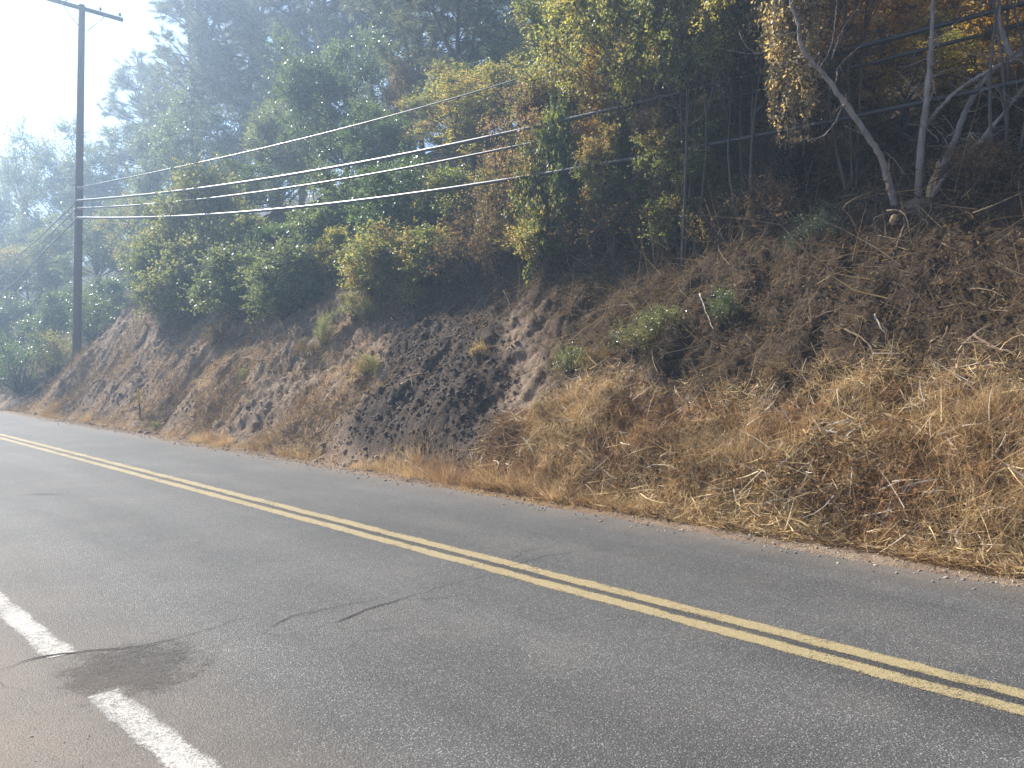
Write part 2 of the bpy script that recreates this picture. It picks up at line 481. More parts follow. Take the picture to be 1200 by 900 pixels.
# road sheet, slightly crowned, cut to a ragged edge by the verge that overlaps it
rv = np.array([ROAD_L - 0.35, 0.8, 1.5, 2.9, 4.3, 5.4, 6.3, ROAD_R + 0.15])
ru = axis([(-200, 240, 2.0)])
def road_z(v): return 0.0 * v
RU, RV = np.meshgrid(ru, rv, indexing='ij')
rm = MB(); idx = np.arange(RU.size).reshape(RU.shape)
rm.add(np.stack([RV, RU, road_z(RV)], -1), np.stack([idx[:-1, :-1], idx[:-1, 1:], idx[1:, 1:], idx[1:, :-1]], -1))
tag(rm.obj('road', road_mat()), kind='structure')

def line_sheet(name, v0, wd, u0, u1, mat, z=0.003, jag=0.0):
    n = int((u1 - u0) / 0.06)
    uu = np.linspace(u0, u1, n)
    fr = np.array([0, 0.12, 0.3, 0.7, 0.88, 1.0])
    jl = jag * perlin(uu * 6, 5.5) ; jr = jag * perlin(uu * 6, 15.5)
    V = np.empty((n, len(fr), 3))
    for k, f in enumerate(fr):
        V[:, k, 0] = v0 - wd / 2 + wd * f + (jl * (1 - f) + jr * f)
        V[:, k, 1] = uu; V[:, k, 2] = z
    ix = np.arange(n * len(fr)).reshape(n, -1)
    mb = MB(); mb.add(V, np.stack([ix[:-1, :-1], ix[:-1, 1:], ix[1:, 1:], ix[1:, :-1]], -1))
    o = mb.obj(name, mat); tag(o, kind='structure')
    a = o.data.attributes.new('edge', 'FLOAT', 'POINT')
    e = np.tile(np.array([1, 0.25, 0, 0, 0.25, 1.0]), n).astype(np.float32)
    a.data.foreach_set('value', e)
    return o
YEL = paint_mat('yellow_road_paint', (0.35, 0.265, 0.115), (0.43, 0.335, 0.17), 0.80, 0.3)
WHT = paint_mat('white_road_paint', (0.48, 0.44, 0.385), (0.62, 0.58, 0.52), 0.96, 0.5)
line_sheet('center_line', 4.237, 0.155, -60, 150, YEL, jag=0.012)
line_sheet('center_line', 4.453, 0.155, -60, 150, YEL, jag=0.012)
p0, p1 = at(75, 768, 1), at(112, 815, 1)
def road_pt(px, py):
    d = ray(px, py); t = -CAM_H / d.z
    return Vector((d.x * t, d.y * t, 0))
ga, gb = road_pt(75, 768), road_pt(112, 815)
WV = (road_pt(36, 735).x + road_pt(160, 850).x) / 2
line_sheet('edge_line', WV, 0.17, ga.y, 150, WHT, jag=0.02)
line_sheet('edge_line', WV, 0.17, -60, gb.y, WHT, jag=0.02)

# darker rough patch in the gap of the white line
pm = NT('asphalt_patch'); col, h = asphalt_nodes(pm, 0.86, True)
b = pm.n('BsdfPrincipled'); pm.l(col, b.inputs['Base Color']); b.inputs['Roughness'].default_value = 0.9
bp = pm.n('Bump'); bp.inputs['Strength'].default_value = 0.6; bp.inputs['Distance'].default_value = 0.006
pm.l(h, bp.inputs['Height']); pm.l(bp.outputs[0], b.inputs['Normal'])
tr = pm.n('BsdfTransparent'); mx = pm.n('MixShader')
at_ = pm.n('Attribute', attribute_name='edge')
k = pm.math('ADD', at_.outputs['Fac'], pm.math('MULTIPLY', pm.math('SUBTRACT', pm.noise(5, 6, 0.75), 0.5), 2.6))
k = pm.math('ADD', k, pm.math('MULTIPLY', pm.math('SUBTRACT', pm.noise(70, 3, 0.7), 0.5), 1.8))
pm.l(pm.mrange(k, 0.45, 1.05, 0, 0.75), mx.inputs[0]); pm.l(b.outputs[0], mx.inputs[2]); pm.l(tr.outputs[0], mx.inputs[1])
pm.l(mx.outputs[0], pm.out.inputs[0])
def patch(poly, z):
    P = [road_pt(*q) for q in poly]
    c = sum(P, Vector()) / len(P)
    V = [(c.x, c.y, z)]; e = [1.0]
    for r in (0.5, 1.0):
        for q in P:
            V.append((c.x + (q.x - c.x) * r, c.y + (q.y - c.y) * r, z)); e.append(1.0 - 0.75 * (r == 1.0) - 0.1 * (r == 0.5))
    n = len(P); mb = MB()
    mb.add(V, [(1 + i, 1 + n + i, 1 + n + (i + 1) % n, 1 + (i + 1) % n) for i in range(n)], [(0, 1 + i, 1 + (i + 1) % n) for i in range(n)])
    o = mb.obj('asphalt_patch', pm.m); tag(o, kind='structure')
    a = o.data.attributes.new('edge', 'FLOAT', 'POINT'); a.data.foreach_set('value', np.array(e, np.float32))
patch([(40, 790), (75, 768), (130, 752), (200, 745), (262, 752), (250, 785), (215, 815), (140, 822), (95, 830), (60, 815)], 0.0045)

# cracks: thin tar-dark ribbons wandering over the asphalt
crack_mat = solid_mat('crack_grime', (0.010, 0.010, 0.010), (0.03, 0.028, 0.025), 20, 1.0)
def crack(pts, wd):
    P = [road_pt(*p) for p in pts]
    out = []
    for a, b_ in zip(P[:-1], P[1:]):
        n = max(2, int((b_ - a).length / 0.035))
        for i in range(n): out.append(a.lerp(b_, i / n))
    out.append(P[-1])
    A = np.array([(p.x, p.y) for p in out]); n = len(A)
    sft = np.cumsum(rng.normal(0, 0.009, n)); sft -= np.linspace(0, sft[-1], n)
    d = np.gradient(A, axis=0); d /= np.linalg.norm(d, axis=1, keepdims=True) + 1e-9
    nrm = np.stack([-d[:, 1], d[:, 0]], -1)
    A = A + nrm * sft[:, None]
    ww = 0.95 * wd * np.clip(0.55 + 0.8 * perlin(np.arange(n) * 0.23, 7.7), 0.30, 1.3) * np.clip(np.minimum(np.arange(n), np.arange(n)[::-1]) / 6, 0.1, 1)
    L_ = A + nrm * ww[:, None] / 2; R_ = A - nrm * ww[:, None] / 2
    V = np.empty((n, 2, 3)); V[:, 0, :2] = L_; V[:, 1, :2] = R_; V[:, :, 2] = 0.0055
    ix = np.arange(2 * n).reshape(n, 2)
    mb = MB(); mb.add(V, np.stack([ix[:-1, 0], ix[:-1, 1], ix[1:, 1], ix[1:, 0]], -1))
    tag(mb.obj('road_crack', crack_mat), kind='structure')
crack([(-30, 798), (0, 785), (45, 772), (120, 764), (180, 755), (215, 745), (300, 720)], 0.014)
crack([(350, 740), (395, 730), (450, 710), (510, 690), (560, 677), (575, 672)], 0.012)
crack([(575, 672), (590, 665), (640, 652), (700, 645), (760, 640)], 0.008)
crack([(283, 752), (300, 745), (325, 733), (345, 722), (430, 705), (470, 697)], 0.008)
crack([(255, 742), (290, 738), (330, 745), (352, 739)], 0.006)
crack([(395, 730), (402, 738), (430, 741), (470, 733)], 0.006)
crack([(450, 710), (470, 703), (520, 702), (560, 694)], 0.006)
crack([(560, 677), (566, 690), (590, 696)], 0.005)
crack([(700, 645), (735, 652), (790, 650)], 0.006)
crack([(590, 665), (610, 648), (660, 636), (690, 633)], 0.006)
crack([(850, 690), (880, 684), (930, 688)], 0.006)
crack([(370, 757), (395, 750), (420, 745)], 0.009)
crack([(0, 583), (35, 580), (80, 579)], 0.02)
crack([(-20, 795), (10, 806), (30, 812)], 0.010)

# ------------------------------------------------------------------ plants: prototypes (height 1 m, scaled when set out)
def unit(n):
    v = rng.normal(size=(n, 3)); return v / np.linalg.norm(v, axis=1, keepdims=True)

def curve_pts(a, b, sag=0.1, n=5):
    a, b = np.array(a, float), np.array(b, float)
    o = rng.normal(size=3) * np.linalg.norm(b - a) * sag
    return [a + (b - a) * f + o * math.sin(math.pi * f) for f in np.linspace(0, 1, n)]

def leafy(mb, centers, radii, twigs, per, L, droop=0.0, up=0.25, tm=None, wr=0.6, asp=1.0):
    for c, r in zip(centers, radii):
        d = unit(twigs); d[:, 2] += up; d /= np.linalg.norm(d, axis=1, keepdims=True)
        d[:, 2] /= asp
        ln = r * rng.uniform(0.5, 1.35, twigs)
        f = rng.uniform(0.25, 1.0, (twigs, per))
        P = c + d[:, None, :] * (ln[:, None] * f)[..., None]
        P[..., 2] -= droop * (ln[:, None] * f ** 2) / asp
        P = P.reshape(-1, 3) + rng.normal(0, r * 0.05, (twigs * per, 3)) * np.array([1, 1, 1 / asp])
        D = np.repeat(d, per, 0) * 0.6 + unit(twigs * per) * 0.9
        D[:, 2] -= droop * 0.8 + 0.15
        mb.leaves(P, D, L * rng.uniform(0.6, 1.3, len(P)), L * wr * rng.uniform(0.7, 1.2, len(P)), asp=asp)
        if tm is not None:
            k = slice(0, twigs, 3); dn = np.zeros_like(d[k]); dn[:, 2] = -droop
            tm.ribbons(np.repeat(c[None], len(dn), 0), d[k], ln[k], 0.006, dn, 3)

def proto_broad(nc=50, twigs=36, per=13, L=0.0165, cz=0.60, rad=(0.34, 0.34, 0.40), cr=(0.09, 0.16), droop=0.0, trunk=0.017, multi=1, low=0.12, asp=1.0):
    tm, cm = MB(), MB()
    d = unit(nc * 3)
    rr = rng.uniform(0.35, 1.0, nc * 3) ** 0.6
    c = d * rr[:, None] * np.array(rad) * (1 + 0.25 * np.sin(3 * np.arctan2(d[:, 1], d[:, 0]) + rng.uniform(0, 6)))[:, None] + np.array([0, 0, cz])
    c = c[c[:, 2] > low][:nc]
    forks = []
    for k in range(multi):
        b0 = np.array([rng.normal(0, 0.02), rng.normal(0, 0.02), -0.08])
        top = np.array([rng.normal(0, 0.10), rng.normal(0, 0.10), cz * rng.uniform(0.75, 1.1)])
        pts = curve_pts(b0, top, 0.07, 8)
        tm.tube(pts, np.linspace(trunk, trunk * 0.35, 8), 7)
        forks += pts[2:]
    forks = np.array(forks)
    for p in c:
        fz = forks[np.argmin(np.linalg.norm(forks - (p - np.array([0, 0, 0.18])), axis=1))]
        tm.tube(curve_pts(fz, p, 0.10, 5), np.linspace(trunk * 0.30, 0.0015, 5), 5, False)
    leafy(cm, c, rng.uniform(*cr, len(c)), twigs, per, L, droop, tm=tm, asp=asp)
    return tm.mesh('trunk'), cm.mesh('crown')

def proto_shrub(nc=40, twigs=34, per=13, L=0.033, droop=0.0, flat=1.0, cr=(0.16, 0.26)):
    tm, cm = MB(), MB()
    d = unit(nc * 2); d[:, 2] = np.abs(d[:, 2])
    c = d * rng.uniform(0.3, 1.0, nc * 2)[:, None] ** 0.6 * np.array([0.42, 0.42, 0.80 * flat]) + np.array([0, 0, 0.06])
    c = c[:nc]
    for p in c:
        tm.tube(curve_pts((rng.normal(0, 0.04), rng.normal(0, 0.04), -0.08), p, 0.12, 6), np.linspace(0.014, 0.003, 6), 5, False)
    leafy(cm, c, rng.uniform(*cr, nc), twigs, per, L, droop, tm=tm)
    return tm.mesh('stem'), cm.mesh('foliage')

def proto_pine(nb=120, L=0.024, lean=0.03, fork=True):
    """grey foothill pine: open forked crown, upswept limbs, long drooping needles in tufts"""
    tm, cm = MB(), MB()
    stems = []
    top = np.array([rng.normal(0, lean), rng.normal(0, lean), 1.0])
    stems.append(np.array(curve_pts((0, 0, -0.06), top, 0.03, 12)))
    tm.tube(stems[0], np.linspace(0.013, 0.0025, 12), 8)
    if fork:
        for k in range(2):
            i = int(rng.integers(4, 6))
            a = stems[0][i]; th = rng.uniform(0, 6.28)
            e = np.array([0.16 * math.cos(th), 0.16 * math.sin(th), rng.uniform(0.85, 0.98)])
            st = np.array(curve_pts(a, e, 0.05, 8)); stems.append(st)
            tm.tube(st, np.linspace(0.010, 0.002, 8), 6)
    P, D, TQ, TD, TL = [], [], [], [], []
    for b in range(nb):
        st = stems[int(rng.integers(0, len(stems)))]
        f = rng.uniform(0.20 if len(st) == 12 else 0.15, 1.0)
        i = f * (len(st) - 1); i0 = int(min(i, len(st) - 2)); a = st[i0] + (st[i0 + 1] - st[i0]) * (i - i0)
        th = rng.uniform(0, 6.28); ln = rng.uniform(0.10, 0.26) * (1.15 - a[2] * 0.72)
        e = a + np.array([math.cos(th) * ln, math.sin(th) * ln, ln * rng.uniform(0.1, 0.75)])
        br = curve_pts(a, e, 0.12, 5)
        tm.tube(br, np.linspace(0.0032, 0.0012, 5), 4, False)
        for s in range(8):
            q = np.array(br[2]) + (np.array(br[4]) - np.array(br[2])) * rng.uniform(0, 1)
            dd = unit(1)[0] * 0.8 + np.array([math.cos(th), math.sin(th), 0.6]) * 0.7
            dd /= np.linalg.norm(dd); le = rng.uniform(0.02, 0.055)
            t2 = q + dd * le
            TQ.append(q); TD.append(dd); TL.append(le)
            n = 34
            g = rng.uniform(0.35, 1.0, n)
            P.append(q + dd * le * g[:, None]); nd = unit(n) * 0.9 + dd * 0.9; nd[:, 2] -= 0.25; D.append(nd)
    tm.ribbons(np.array(TQ), np.array(TD), np.array(TL), 0.0026, np.zeros((len(TQ), 3)), 2)
    P = np.concatenate(P); D = np.concatenate(D)
    cm.needles(P, D, L * rng.uniform(0.7, 1.25, len(P)), 0.0024)
    return tm.mesh('trunk'), cm.mesh('crown')

PROTO = {
    'broad': [proto_broad() for _ in range(3)],
    'tall': [proto_broad(nc=56, asp=1.8, L=0.018, rad=(0.24, 0.24, 0.46), cz=0.56, cr=(0.10, 0.16), low=0.08) for _ in range(2)],
    'multi': [proto_broad(nc=70, asp=1.8, L=0.0185, rad=(0.34, 0.34, 0.42), cz=0.54, cr=(0.09, 0.18), trunk=0.010, multi=4, low=0.05, twigs=34) for _ in range(3)],
    'over': [proto_broad(nc=54, asp=1.5, L=0.0185, rad=(0.40, 0.40, 0.30), cz=0.74, cr=(0.09, 0.17), trunk=0.010, multi=4, low=0.44, twigs=36) for _ in range(2)],
    'droop': [proto_broad(nc=60, asp=1.7, twigs=32, L=0.0185, per=13, rad=(0.33, 0.33, 0.40), cz=0.58, droop=0.3, trunk=0.013, multi=3, low=0.06) for _ in range(2)],
    'thin': [proto_broad(nc=48, asp=1.6, twigs=22, per=11, rad=(0.32, 0.32, 0.44), cz=0.56, cr=(0.08, 0.15), trunk=0.012, multi=4, low=0.06, L=0.0145) for _ in range(2)],
    'pine': [proto_pine() for _ in range(3)],
    'shrub': [proto_shrub() for _ in range(3)],
    'wispy': [proto_shrub(nc=22, twigs=22, per=10, L=0.026, cr=(0.14, 0.30)) for _ in range(2)],
}
PW = {'broad': 0.86, 'tall': 0.66, 'multi': 0.84, 'over': 0.96, 'droop': 0.84, 'thin': 0.82, 'pine': 0.42, 'shrub': 1.15, 'wispy': 1.15}

BARK = solid_mat('grey_brown_bark', (0.07, 0.055, 0.045), (0.17, 0.14, 0.115), 9, 0.95, 0.6, 30, (1, 1, 0.3))
DEADW = solid_mat('dry_twig', (0.16, 0.115, 0.08), (0.30, 0.23, 0.165), 9, 0.95)
M = {
    'greyoak': leaf_mat('grey_green_leaf', [(0.060, 0.083, 0.040), (0.092, 0.120, 0.054), (0.143, 0.162, 0.083)], gloss=0.09, rough=0.36),
    'oak': leaf_mat('dark_glossy_leaf', [(0.043, 0.071, 0.029), (0.071, 0.107, 0.040), (0.101, 0.136, 0.051)], gloss=0.11, rough=0.32),
    'olive': leaf_mat('olive_leaf', [(0.088, 0.109, 0.039), (0.150, 0.167, 0.057), (0.211, 0.203, 0.078)], [(0.193, 0.150, 0.062), (0.263, 0.176, 0.070)]),
    'light': leaf_mat('light_green_leaf', [(0.105, 0.128, 0.055), (0.15, 0.172, 0.075), (0.20, 0.215, 0.10)], [(0.19, 0.18, 0.075), (0.15, 0.16, 0.075)], 0.48),
    'green': leaf_mat('mid_green_leaf', [(0.072, 0.100, 0.034), (0.11, 0.138, 0.045), (0.15, 0.175, 0.06)], [(0.17, 0.165, 0.055), (0.22, 0.19, 0.07)], 0.56),
    'yellow': leaf_mat('yellow_green_leaf', [(0.14, 0.155, 0.042), (0.21, 0.21, 0.055), (0.31, 0.27, 0.085)], [(0.26, 0.175, 0.07), (0.115, 0.135, 0.042)], 0.58),
    'gold': leaf_mat('golden_leaf', [(0.264, 0.165, 0.039), (0.352, 0.231, 0.055), (0.418, 0.297, 0.083)], [(0.143, 0.132, 0.033), (0.264, 0.143, 0.044)], 0.5),
    'rust': leaf_mat('rust_leaf', [(0.15, 0.095, 0.055), (0.21, 0.14, 0.08), (0.25, 0.185, 0.105)], [(0.13, 0.13, 0.05), (0.19, 0.165, 0.07)], 0.45),
    'tan': leaf_mat('dry_tan_leaf', [(0.24, 0.165, 0.092), (0.34, 0.24, 0.135), (0.44, 0.325, 0.19)], [(0.30, 0.17, 0.075), (0.34, 0.255, 0.13)], 0.5),
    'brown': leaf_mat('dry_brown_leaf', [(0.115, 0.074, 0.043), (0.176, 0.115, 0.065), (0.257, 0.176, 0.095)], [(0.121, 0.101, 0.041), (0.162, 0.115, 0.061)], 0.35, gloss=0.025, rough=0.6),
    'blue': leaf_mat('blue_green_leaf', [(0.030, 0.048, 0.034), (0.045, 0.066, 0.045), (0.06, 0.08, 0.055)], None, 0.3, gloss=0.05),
    'pine': leaf_mat('grey_pine_needle', [(0.083, 0.099, 0.063), (0.124, 0.138, 0.091), (0.172, 0.179, 0.122)], None, 0.30, gloss=0.08),
    'ivy': leaf_mat('pale_ivy_leaf', [(0.090, 0.120, 0.042), (0.156, 0.180, 0.060), (0.240, 0.216, 0.072)], [(0.288, 0.228, 0.060), (0.072, 0.108, 0.042)], 0.4, gloss=0.12, rough=0.3),
}

used = {}
def plant(px, v, top, wpx, kind, mat, label, cat=None, group=None, name=None, base=None, dz=0.0, t=None):
    """stand a plant on the ground where the photo's column px crosses the line v metres from the camera's verge (or at pixel base)"""
    if base is not None:
        p = hit(px, base)
    else:
        r = ray(px, 425); s = v / r.x
        p = Vector((v, r.y * s, 0))
    z = Hs(p.y, p.x)
    depth = p.x * math.sin(R(YAW)) + p.y * math.cos(R(YAW))
    ztop = at(px, top, depth).z
    h = max(0.25, ztop - z)
    wd = wpx / FPX * depth
    i = used.get(kind, 0); used[kind] = i + 1
    pr = PROTO[kind][i % len(PROTO[kind])]
    isb = kind in ('shrub', 'wispy')
    nm = name or {'pine': 'pine_tree', 'shrub': 'shrub', 'wispy': 'shrub'}.get(kind, 'broadleaf_tree')
    e = empty(nm, (p.x, p.y, z + dz), label, cat or ('shrub' if isb else 'tree'), group)
    e.rotation_euler = (0, 0, rng.uniform(0, 6.28))
    e.scale = (wd / PW[kind], wd / PW[kind], h)
    for part, me, m in (('stem' if isb else 'trunk', pr[0], BARK), ('foliage' if isb else 'crown', pr[1], M[mat])):
        if not me.materials: me.materials.append(m)
        o = bpy.data.objects.new(part, me); COL.objects.link(o); o.parent = e
        o.material_slots[0].link = 'OBJECT'; o.material_slots[0].material = m
    return e

# --- hazy trees on the far left
plant(12, 15.5, 185, 125, 'broad', 'greyoak', 'hazy grey-green tree at the far left end of the skyline', group='hazy trees behind the utility pole')
plant(62, 16.5, 158, 120, 'broad', 'greyoak', 'hazy rounded tree just left of the utility pole, against the sky', group='hazy trees behind the utility pole')
plant(118, 18, 138, 110, 'tall', 'greyoak', 'hazy tree just right of the utility pole, against the sky', group='hazy trees behind the utility pole')
plant(20, 12.2, 275, 130, 'multi', 'olive', 'shadowed olive tree low at the far left, below the skyline', group='hazy trees behind the utility pole')
plant(70, 13.5, 255, 90, 'multi', 'light', 'pale green tree behind the sloping cables left of the pole', group='hazy trees behind the utility pole')
plant(130, 14.5, 235, 120, 'broad', 'greyoak', 'grey-green tree between the pole and the pale shrub in front of the cables', group='hazy trees behind the utility pole')
plant(165, 14.2, 225, 100, 'broad', 'olive', 'dusky olive tree below the tall grey pines', group='hazy trees behind the utility pole')
plant(12, 10.4, 340, 100, 'shrub', 'oak', 'dark bush at the left edge above the road bend', group='dark bushes around the pole foot')
plant(52, 10.6, 365, 70, 'shrub', 'greyoak', 'sun-flecked bush left of the pole foot', group='dark bushes around the pole foot')
plant(120, 11.6, 320, 90, 'shrub', 'oak', 'dark bush right of the pole foot behind the bare spur', group='dark bushes around the pole foot')
plant(78, 11.0, 330, 70, 'shrub', 'oak', 'dark bush right behind the foot of the pole', group='dark bushes around the pole foot')
# --- tall grey pines
plant(168, 19.5, 62, 130, 'pine', 'pine', 'lower grey pine at the left end of the pine stand', group='grey pines on the hill')
plant(222, 18.5, 2, 150, 'pine', 'pine', 'grey pine whose ragged top just reaches the frame edge', group='grey pines on the hill')
plant(285, 19.5, -60, 160, 'pine', 'pine', 'tall wispy grey pine third along the pine stand', group='grey pines on the hill')
plant(345, 19.0, -110, 150, 'pine', 'pine', 'tall grey pine behind the glinting oak', group='grey pines on the hill')
plant(395, 22.0, -90, 130, 'pine', 'pine', 'farther grey pine between two taller pines, higher on the hill', group='grey pines on the hill')
plant(436, 18.0, -160, 120, 'pine', 'pine', 'grey pine with a dark bare trunk beside the gap of sky', group='grey pines on the hill')
plant(500, 17.5, -60, 120, 'pine', 'pine', 'feathery pine right of the gap of sky', group='grey pines on the hill')
plant(562, 16.0, -70, 150, 'pine', 'pine', 'nearest pine with drooping needles over the yellow-green tree', group='grey pines on the hill')
plant(255, 17.5, 120, 150, 'broad', 'greyoak', 'dusky rounded tree under the pines above the pale shrub', group='trees under the pines')
plant(200, 16.5, 150, 120, 'broad', 'greyoak', 'hazy low tree under the left pines', group='trees under the pines')
# --- glinting oaks and shrubs in the middle left
plant(395, 14.6, 45, 150, 'broad', 'oak', 'tall dark oak with glinting leaves, crown top left of the sky gap', group='glossy oaks on the bank top')
plant(335, 14.8, 105, 120, 'broad', 'greyoak', 'pale glinting oak left of the tallest oak', group='glossy oaks on the bank top')
plant(440, 13.6, 120, 120, 'broad', 'oak', 'dark oak in shade right of the tallest oak', group='glossy oaks on the bank top')
plant(300, 12.8, 190, 120, 'broad', 'oak', 'low dark oak behind the cables right of the pale shrub', group='glossy oaks on the bank top')
plant(238, 10.3, 178, 135, 'shrub', 'light', 'tall pale green shrub standing in front of the cables', group='shrubs along the bank top')
plant(200, 10.1, 228, 95, 'shrub', 'light', 'thin pale shrub left of the tall pale shrub, over the bare spur', group='shrubs along the bank top')
plant(288, 10.5, 235, 115, 'shrub', 'light', 'round pale shrub below the cables right of the tall pale shrub', group='shrubs along the bank top')
plant(345, 11.2, 260, 110, 'shrub', 'oak', 'dark green shrub hanging over the bank under the lowest cable', group='shrubs along the bank top')
plant(395, 11.4, 180, 120, 'shrub', 'greyoak', 'grey-green shrub crossed by all four cables', group='shrubs along the bank top')
plant(375, 10.6, 285, 60, 'wispy', 'yellow', 'small yellow-green bush lit by the sun on the bank crest', group='shrubs along the bank top')
plant(425, 10.8, 285, 50, 'wispy', 'yellow', 'small yellow bush right of the other yellow bush on the crest', group='shrubs along the bank top')
plant(470, 11.5, 175, 130, 'shrub', 'oak', 'broad dark shrub overhanging the bank left of the dark slide', group='shrubs along the bank top')
plant(525, 11.8, 190, 110, 'shrub', 'green', 'green shrub where the upper cables disappear into leaves', group='shrubs along the bank top')
plant(460, 10.9, 245, 100, 'shrub', 'oak', 'low shadowed bush below the lowest cable at the crest', group='shrubs along the bank top')
# --- mixed autumn trees in the middle
plant(472, 15.5, 75, 70, 'tall', 'rust', 'small rust-brown tree between the dark oak and the pines', group='autumn trees on the bank')
plant(530, 14.5, 70, 120, 'multi', 'olive', 'dull olive tree below the nearest pine', group='autumn trees on the bank')
plant(575, 14.0, 60, 130, 'multi', 'yellow', 'yellow-green tree in front of the nearest pine trunk', group='autumn trees on the bank')
plant(670, 12.0, -60, 180, 'multi', 'green', 'bright green tree reaching out of the frame right of the pines', group='autumn trees on the bank')
plant(622, 11.3, 85, 140, 'multi', 'rust', 'rust-tinted tree where the top cable ends in foliage', group='autumn trees on the bank')
plant(588, 11.2, 115, 90, 'wispy', 'rust', 'brown-leaved shrub under the end of the top cable', group='shrubs along the bank top')
plant(655, 11.0, 95, 110, 'shrub', 'green', 'bushy green shrub with large bright leaves at mid bank', group='shrubs along the bank top')
plant(640, 11.0, 130, 110, 'shrub', 'green', 'green shrub leaning over the lowest cable', group='shrubs along the bank top')
plant(690, 11.9, 30, 130, 'multi', 'brown', 'shaded brown tree behind the bushy green shrub', group='autumn trees on the bank')
plant(745, 12.6, -80, 190, 'multi', 'yellow', 'yellow and orange tree at top centre of the slope', group='autumn trees on the bank')
plant(822, 12.4, -80, 180, 'multi', 'yellow', 'yellow-green tree right of the yellow and orange tree', group='autumn trees on the bank')
plant(760, 12.6, 70, 130, 'multi', 'olive', 'olive tree behind the thick dark cables', group='autumn trees on the bank')
plant(718, 10.9, 110, 90, 'droop', 'olive', 'drooping olive sapling in front of the dark cables', group='autumn trees on the bank')
plant(800, 11.0, 105, 110, 'droop', 'olive', 'drooping dull green sapling just above the lowest cable', group='autumn trees on the bank')
plant(878, 12.6, -60, 170, 'multi', 'olive', 'olive tree left of the hanging dead vine', group='autumn trees on the bank')
plant(850, 12.4, 110, 130, 'shrub', 'oak', 'shadowed dark shrub behind the lowest cable', group='shrubs along the bank top')
plant(880, 15.5, -90, 160, 'multi', 'olive', 'tall olive tree rising behind the olive tree left of the vine', group='autumn trees on the bank')
plant(700, 11.0, 60, 70, 'tall', 'gold', 'slim golden sapling among green trees left of the drooping sapling', group='autumn trees on the bank')
plant(770, 11.1, 20, 80, 'tall', 'rust', 'slim rusty sapling in front of the yellow and orange tree', group='autumn trees on the bank')
plant(850, 11.4, 60, 90, 'droop', 'light', 'pale green drooping sapling beside the hanging vine', group='autumn trees on the bank')
plant(905, 11.6, 90, 70, 'wispy', 'rust', 'reddish shrub half hidden behind the hanging vine', group='autumn trees on the bank')
plant(720, 10.9, -70, 190, 'over', 'yellow', 'thin-stemmed tree with yellow-green crown arching over the drooping sapling', group='leaning trees over the bank')
plant(800, 10.7, -90, 200, 'over', 'green', 'thin-stemmed green tree arching over the dark cables', group='leaning trees over the bank')
plant(880, 10.8, -90, 190, 'over', 'yellow', 'thin-stemmed tree with yellow crown reaching the hanging vine', group='leaning trees over the bank')
plant(1000, 11.4, -120, 210, 'over', 'gold', 'thin-stemmed golden tree arching between the vine and the broken tree', group='leaning trees over the bank')
plant(1175, 11.2, -150, 220, 'over', 'gold', 'thin-stemmed golden tree over the right limbs of the broken tree', group='leaning trees over the bank')
# --- the right: golden and dry trees
plant(950, 12.2, -70, 150, 'droop', 'tan', 'dry tan-leaved tree around the hanging dead vine', group='golden trees at the right')
plant(1015, 14.8, -80, 170, 'multi', 'gold', 'golden tree between the dead vine and the broken trunk', group='golden trees at the right')
plant(1100, 15.5, -80, 190, 'multi', 'yellow', 'yellow-green tree above the broken trunk', group='golden trees at the right')
plant(1180, 14.2, -60, 170, 'multi', 'gold', 'golden tree in the top right corner', group='golden trees at the right')
plant(1050, 12.6, 40, 190, 'thin', 'gold', 'thin golden sapling behind the vertical stem of the broken tree', group='golden trees at the right')
plant(1140, 13.3, 50, 180, 'thin', 'olive', 'thin olive sapling behind the right limbs of the broken tree', group='golden trees at the right')
plant(985, 12.9, 80, 140, 'thin', 'brown', 'thin brown sapling behind the left limb of the broken tree', group='golden trees at the right')
plant(1210, 12.9, 60, 160, 'thin', 'brown', 'thin brown sapling at the right edge of the frame', group='golden trees at the right')
# --- shaded understory along the crest
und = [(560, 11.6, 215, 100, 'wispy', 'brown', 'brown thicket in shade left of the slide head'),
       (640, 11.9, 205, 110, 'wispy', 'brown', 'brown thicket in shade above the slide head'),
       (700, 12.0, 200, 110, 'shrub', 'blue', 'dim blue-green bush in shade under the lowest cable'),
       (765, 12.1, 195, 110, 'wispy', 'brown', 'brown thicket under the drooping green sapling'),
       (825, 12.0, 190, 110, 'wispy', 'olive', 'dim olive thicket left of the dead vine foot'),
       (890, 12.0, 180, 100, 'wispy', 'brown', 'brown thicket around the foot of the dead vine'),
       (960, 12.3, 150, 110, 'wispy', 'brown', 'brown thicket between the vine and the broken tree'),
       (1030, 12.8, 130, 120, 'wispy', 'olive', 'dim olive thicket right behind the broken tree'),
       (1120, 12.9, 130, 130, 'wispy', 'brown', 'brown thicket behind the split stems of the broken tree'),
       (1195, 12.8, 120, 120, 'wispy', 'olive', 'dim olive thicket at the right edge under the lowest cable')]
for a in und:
    plant(*a[:6], a[6], group='shaded thicket on the bank top')
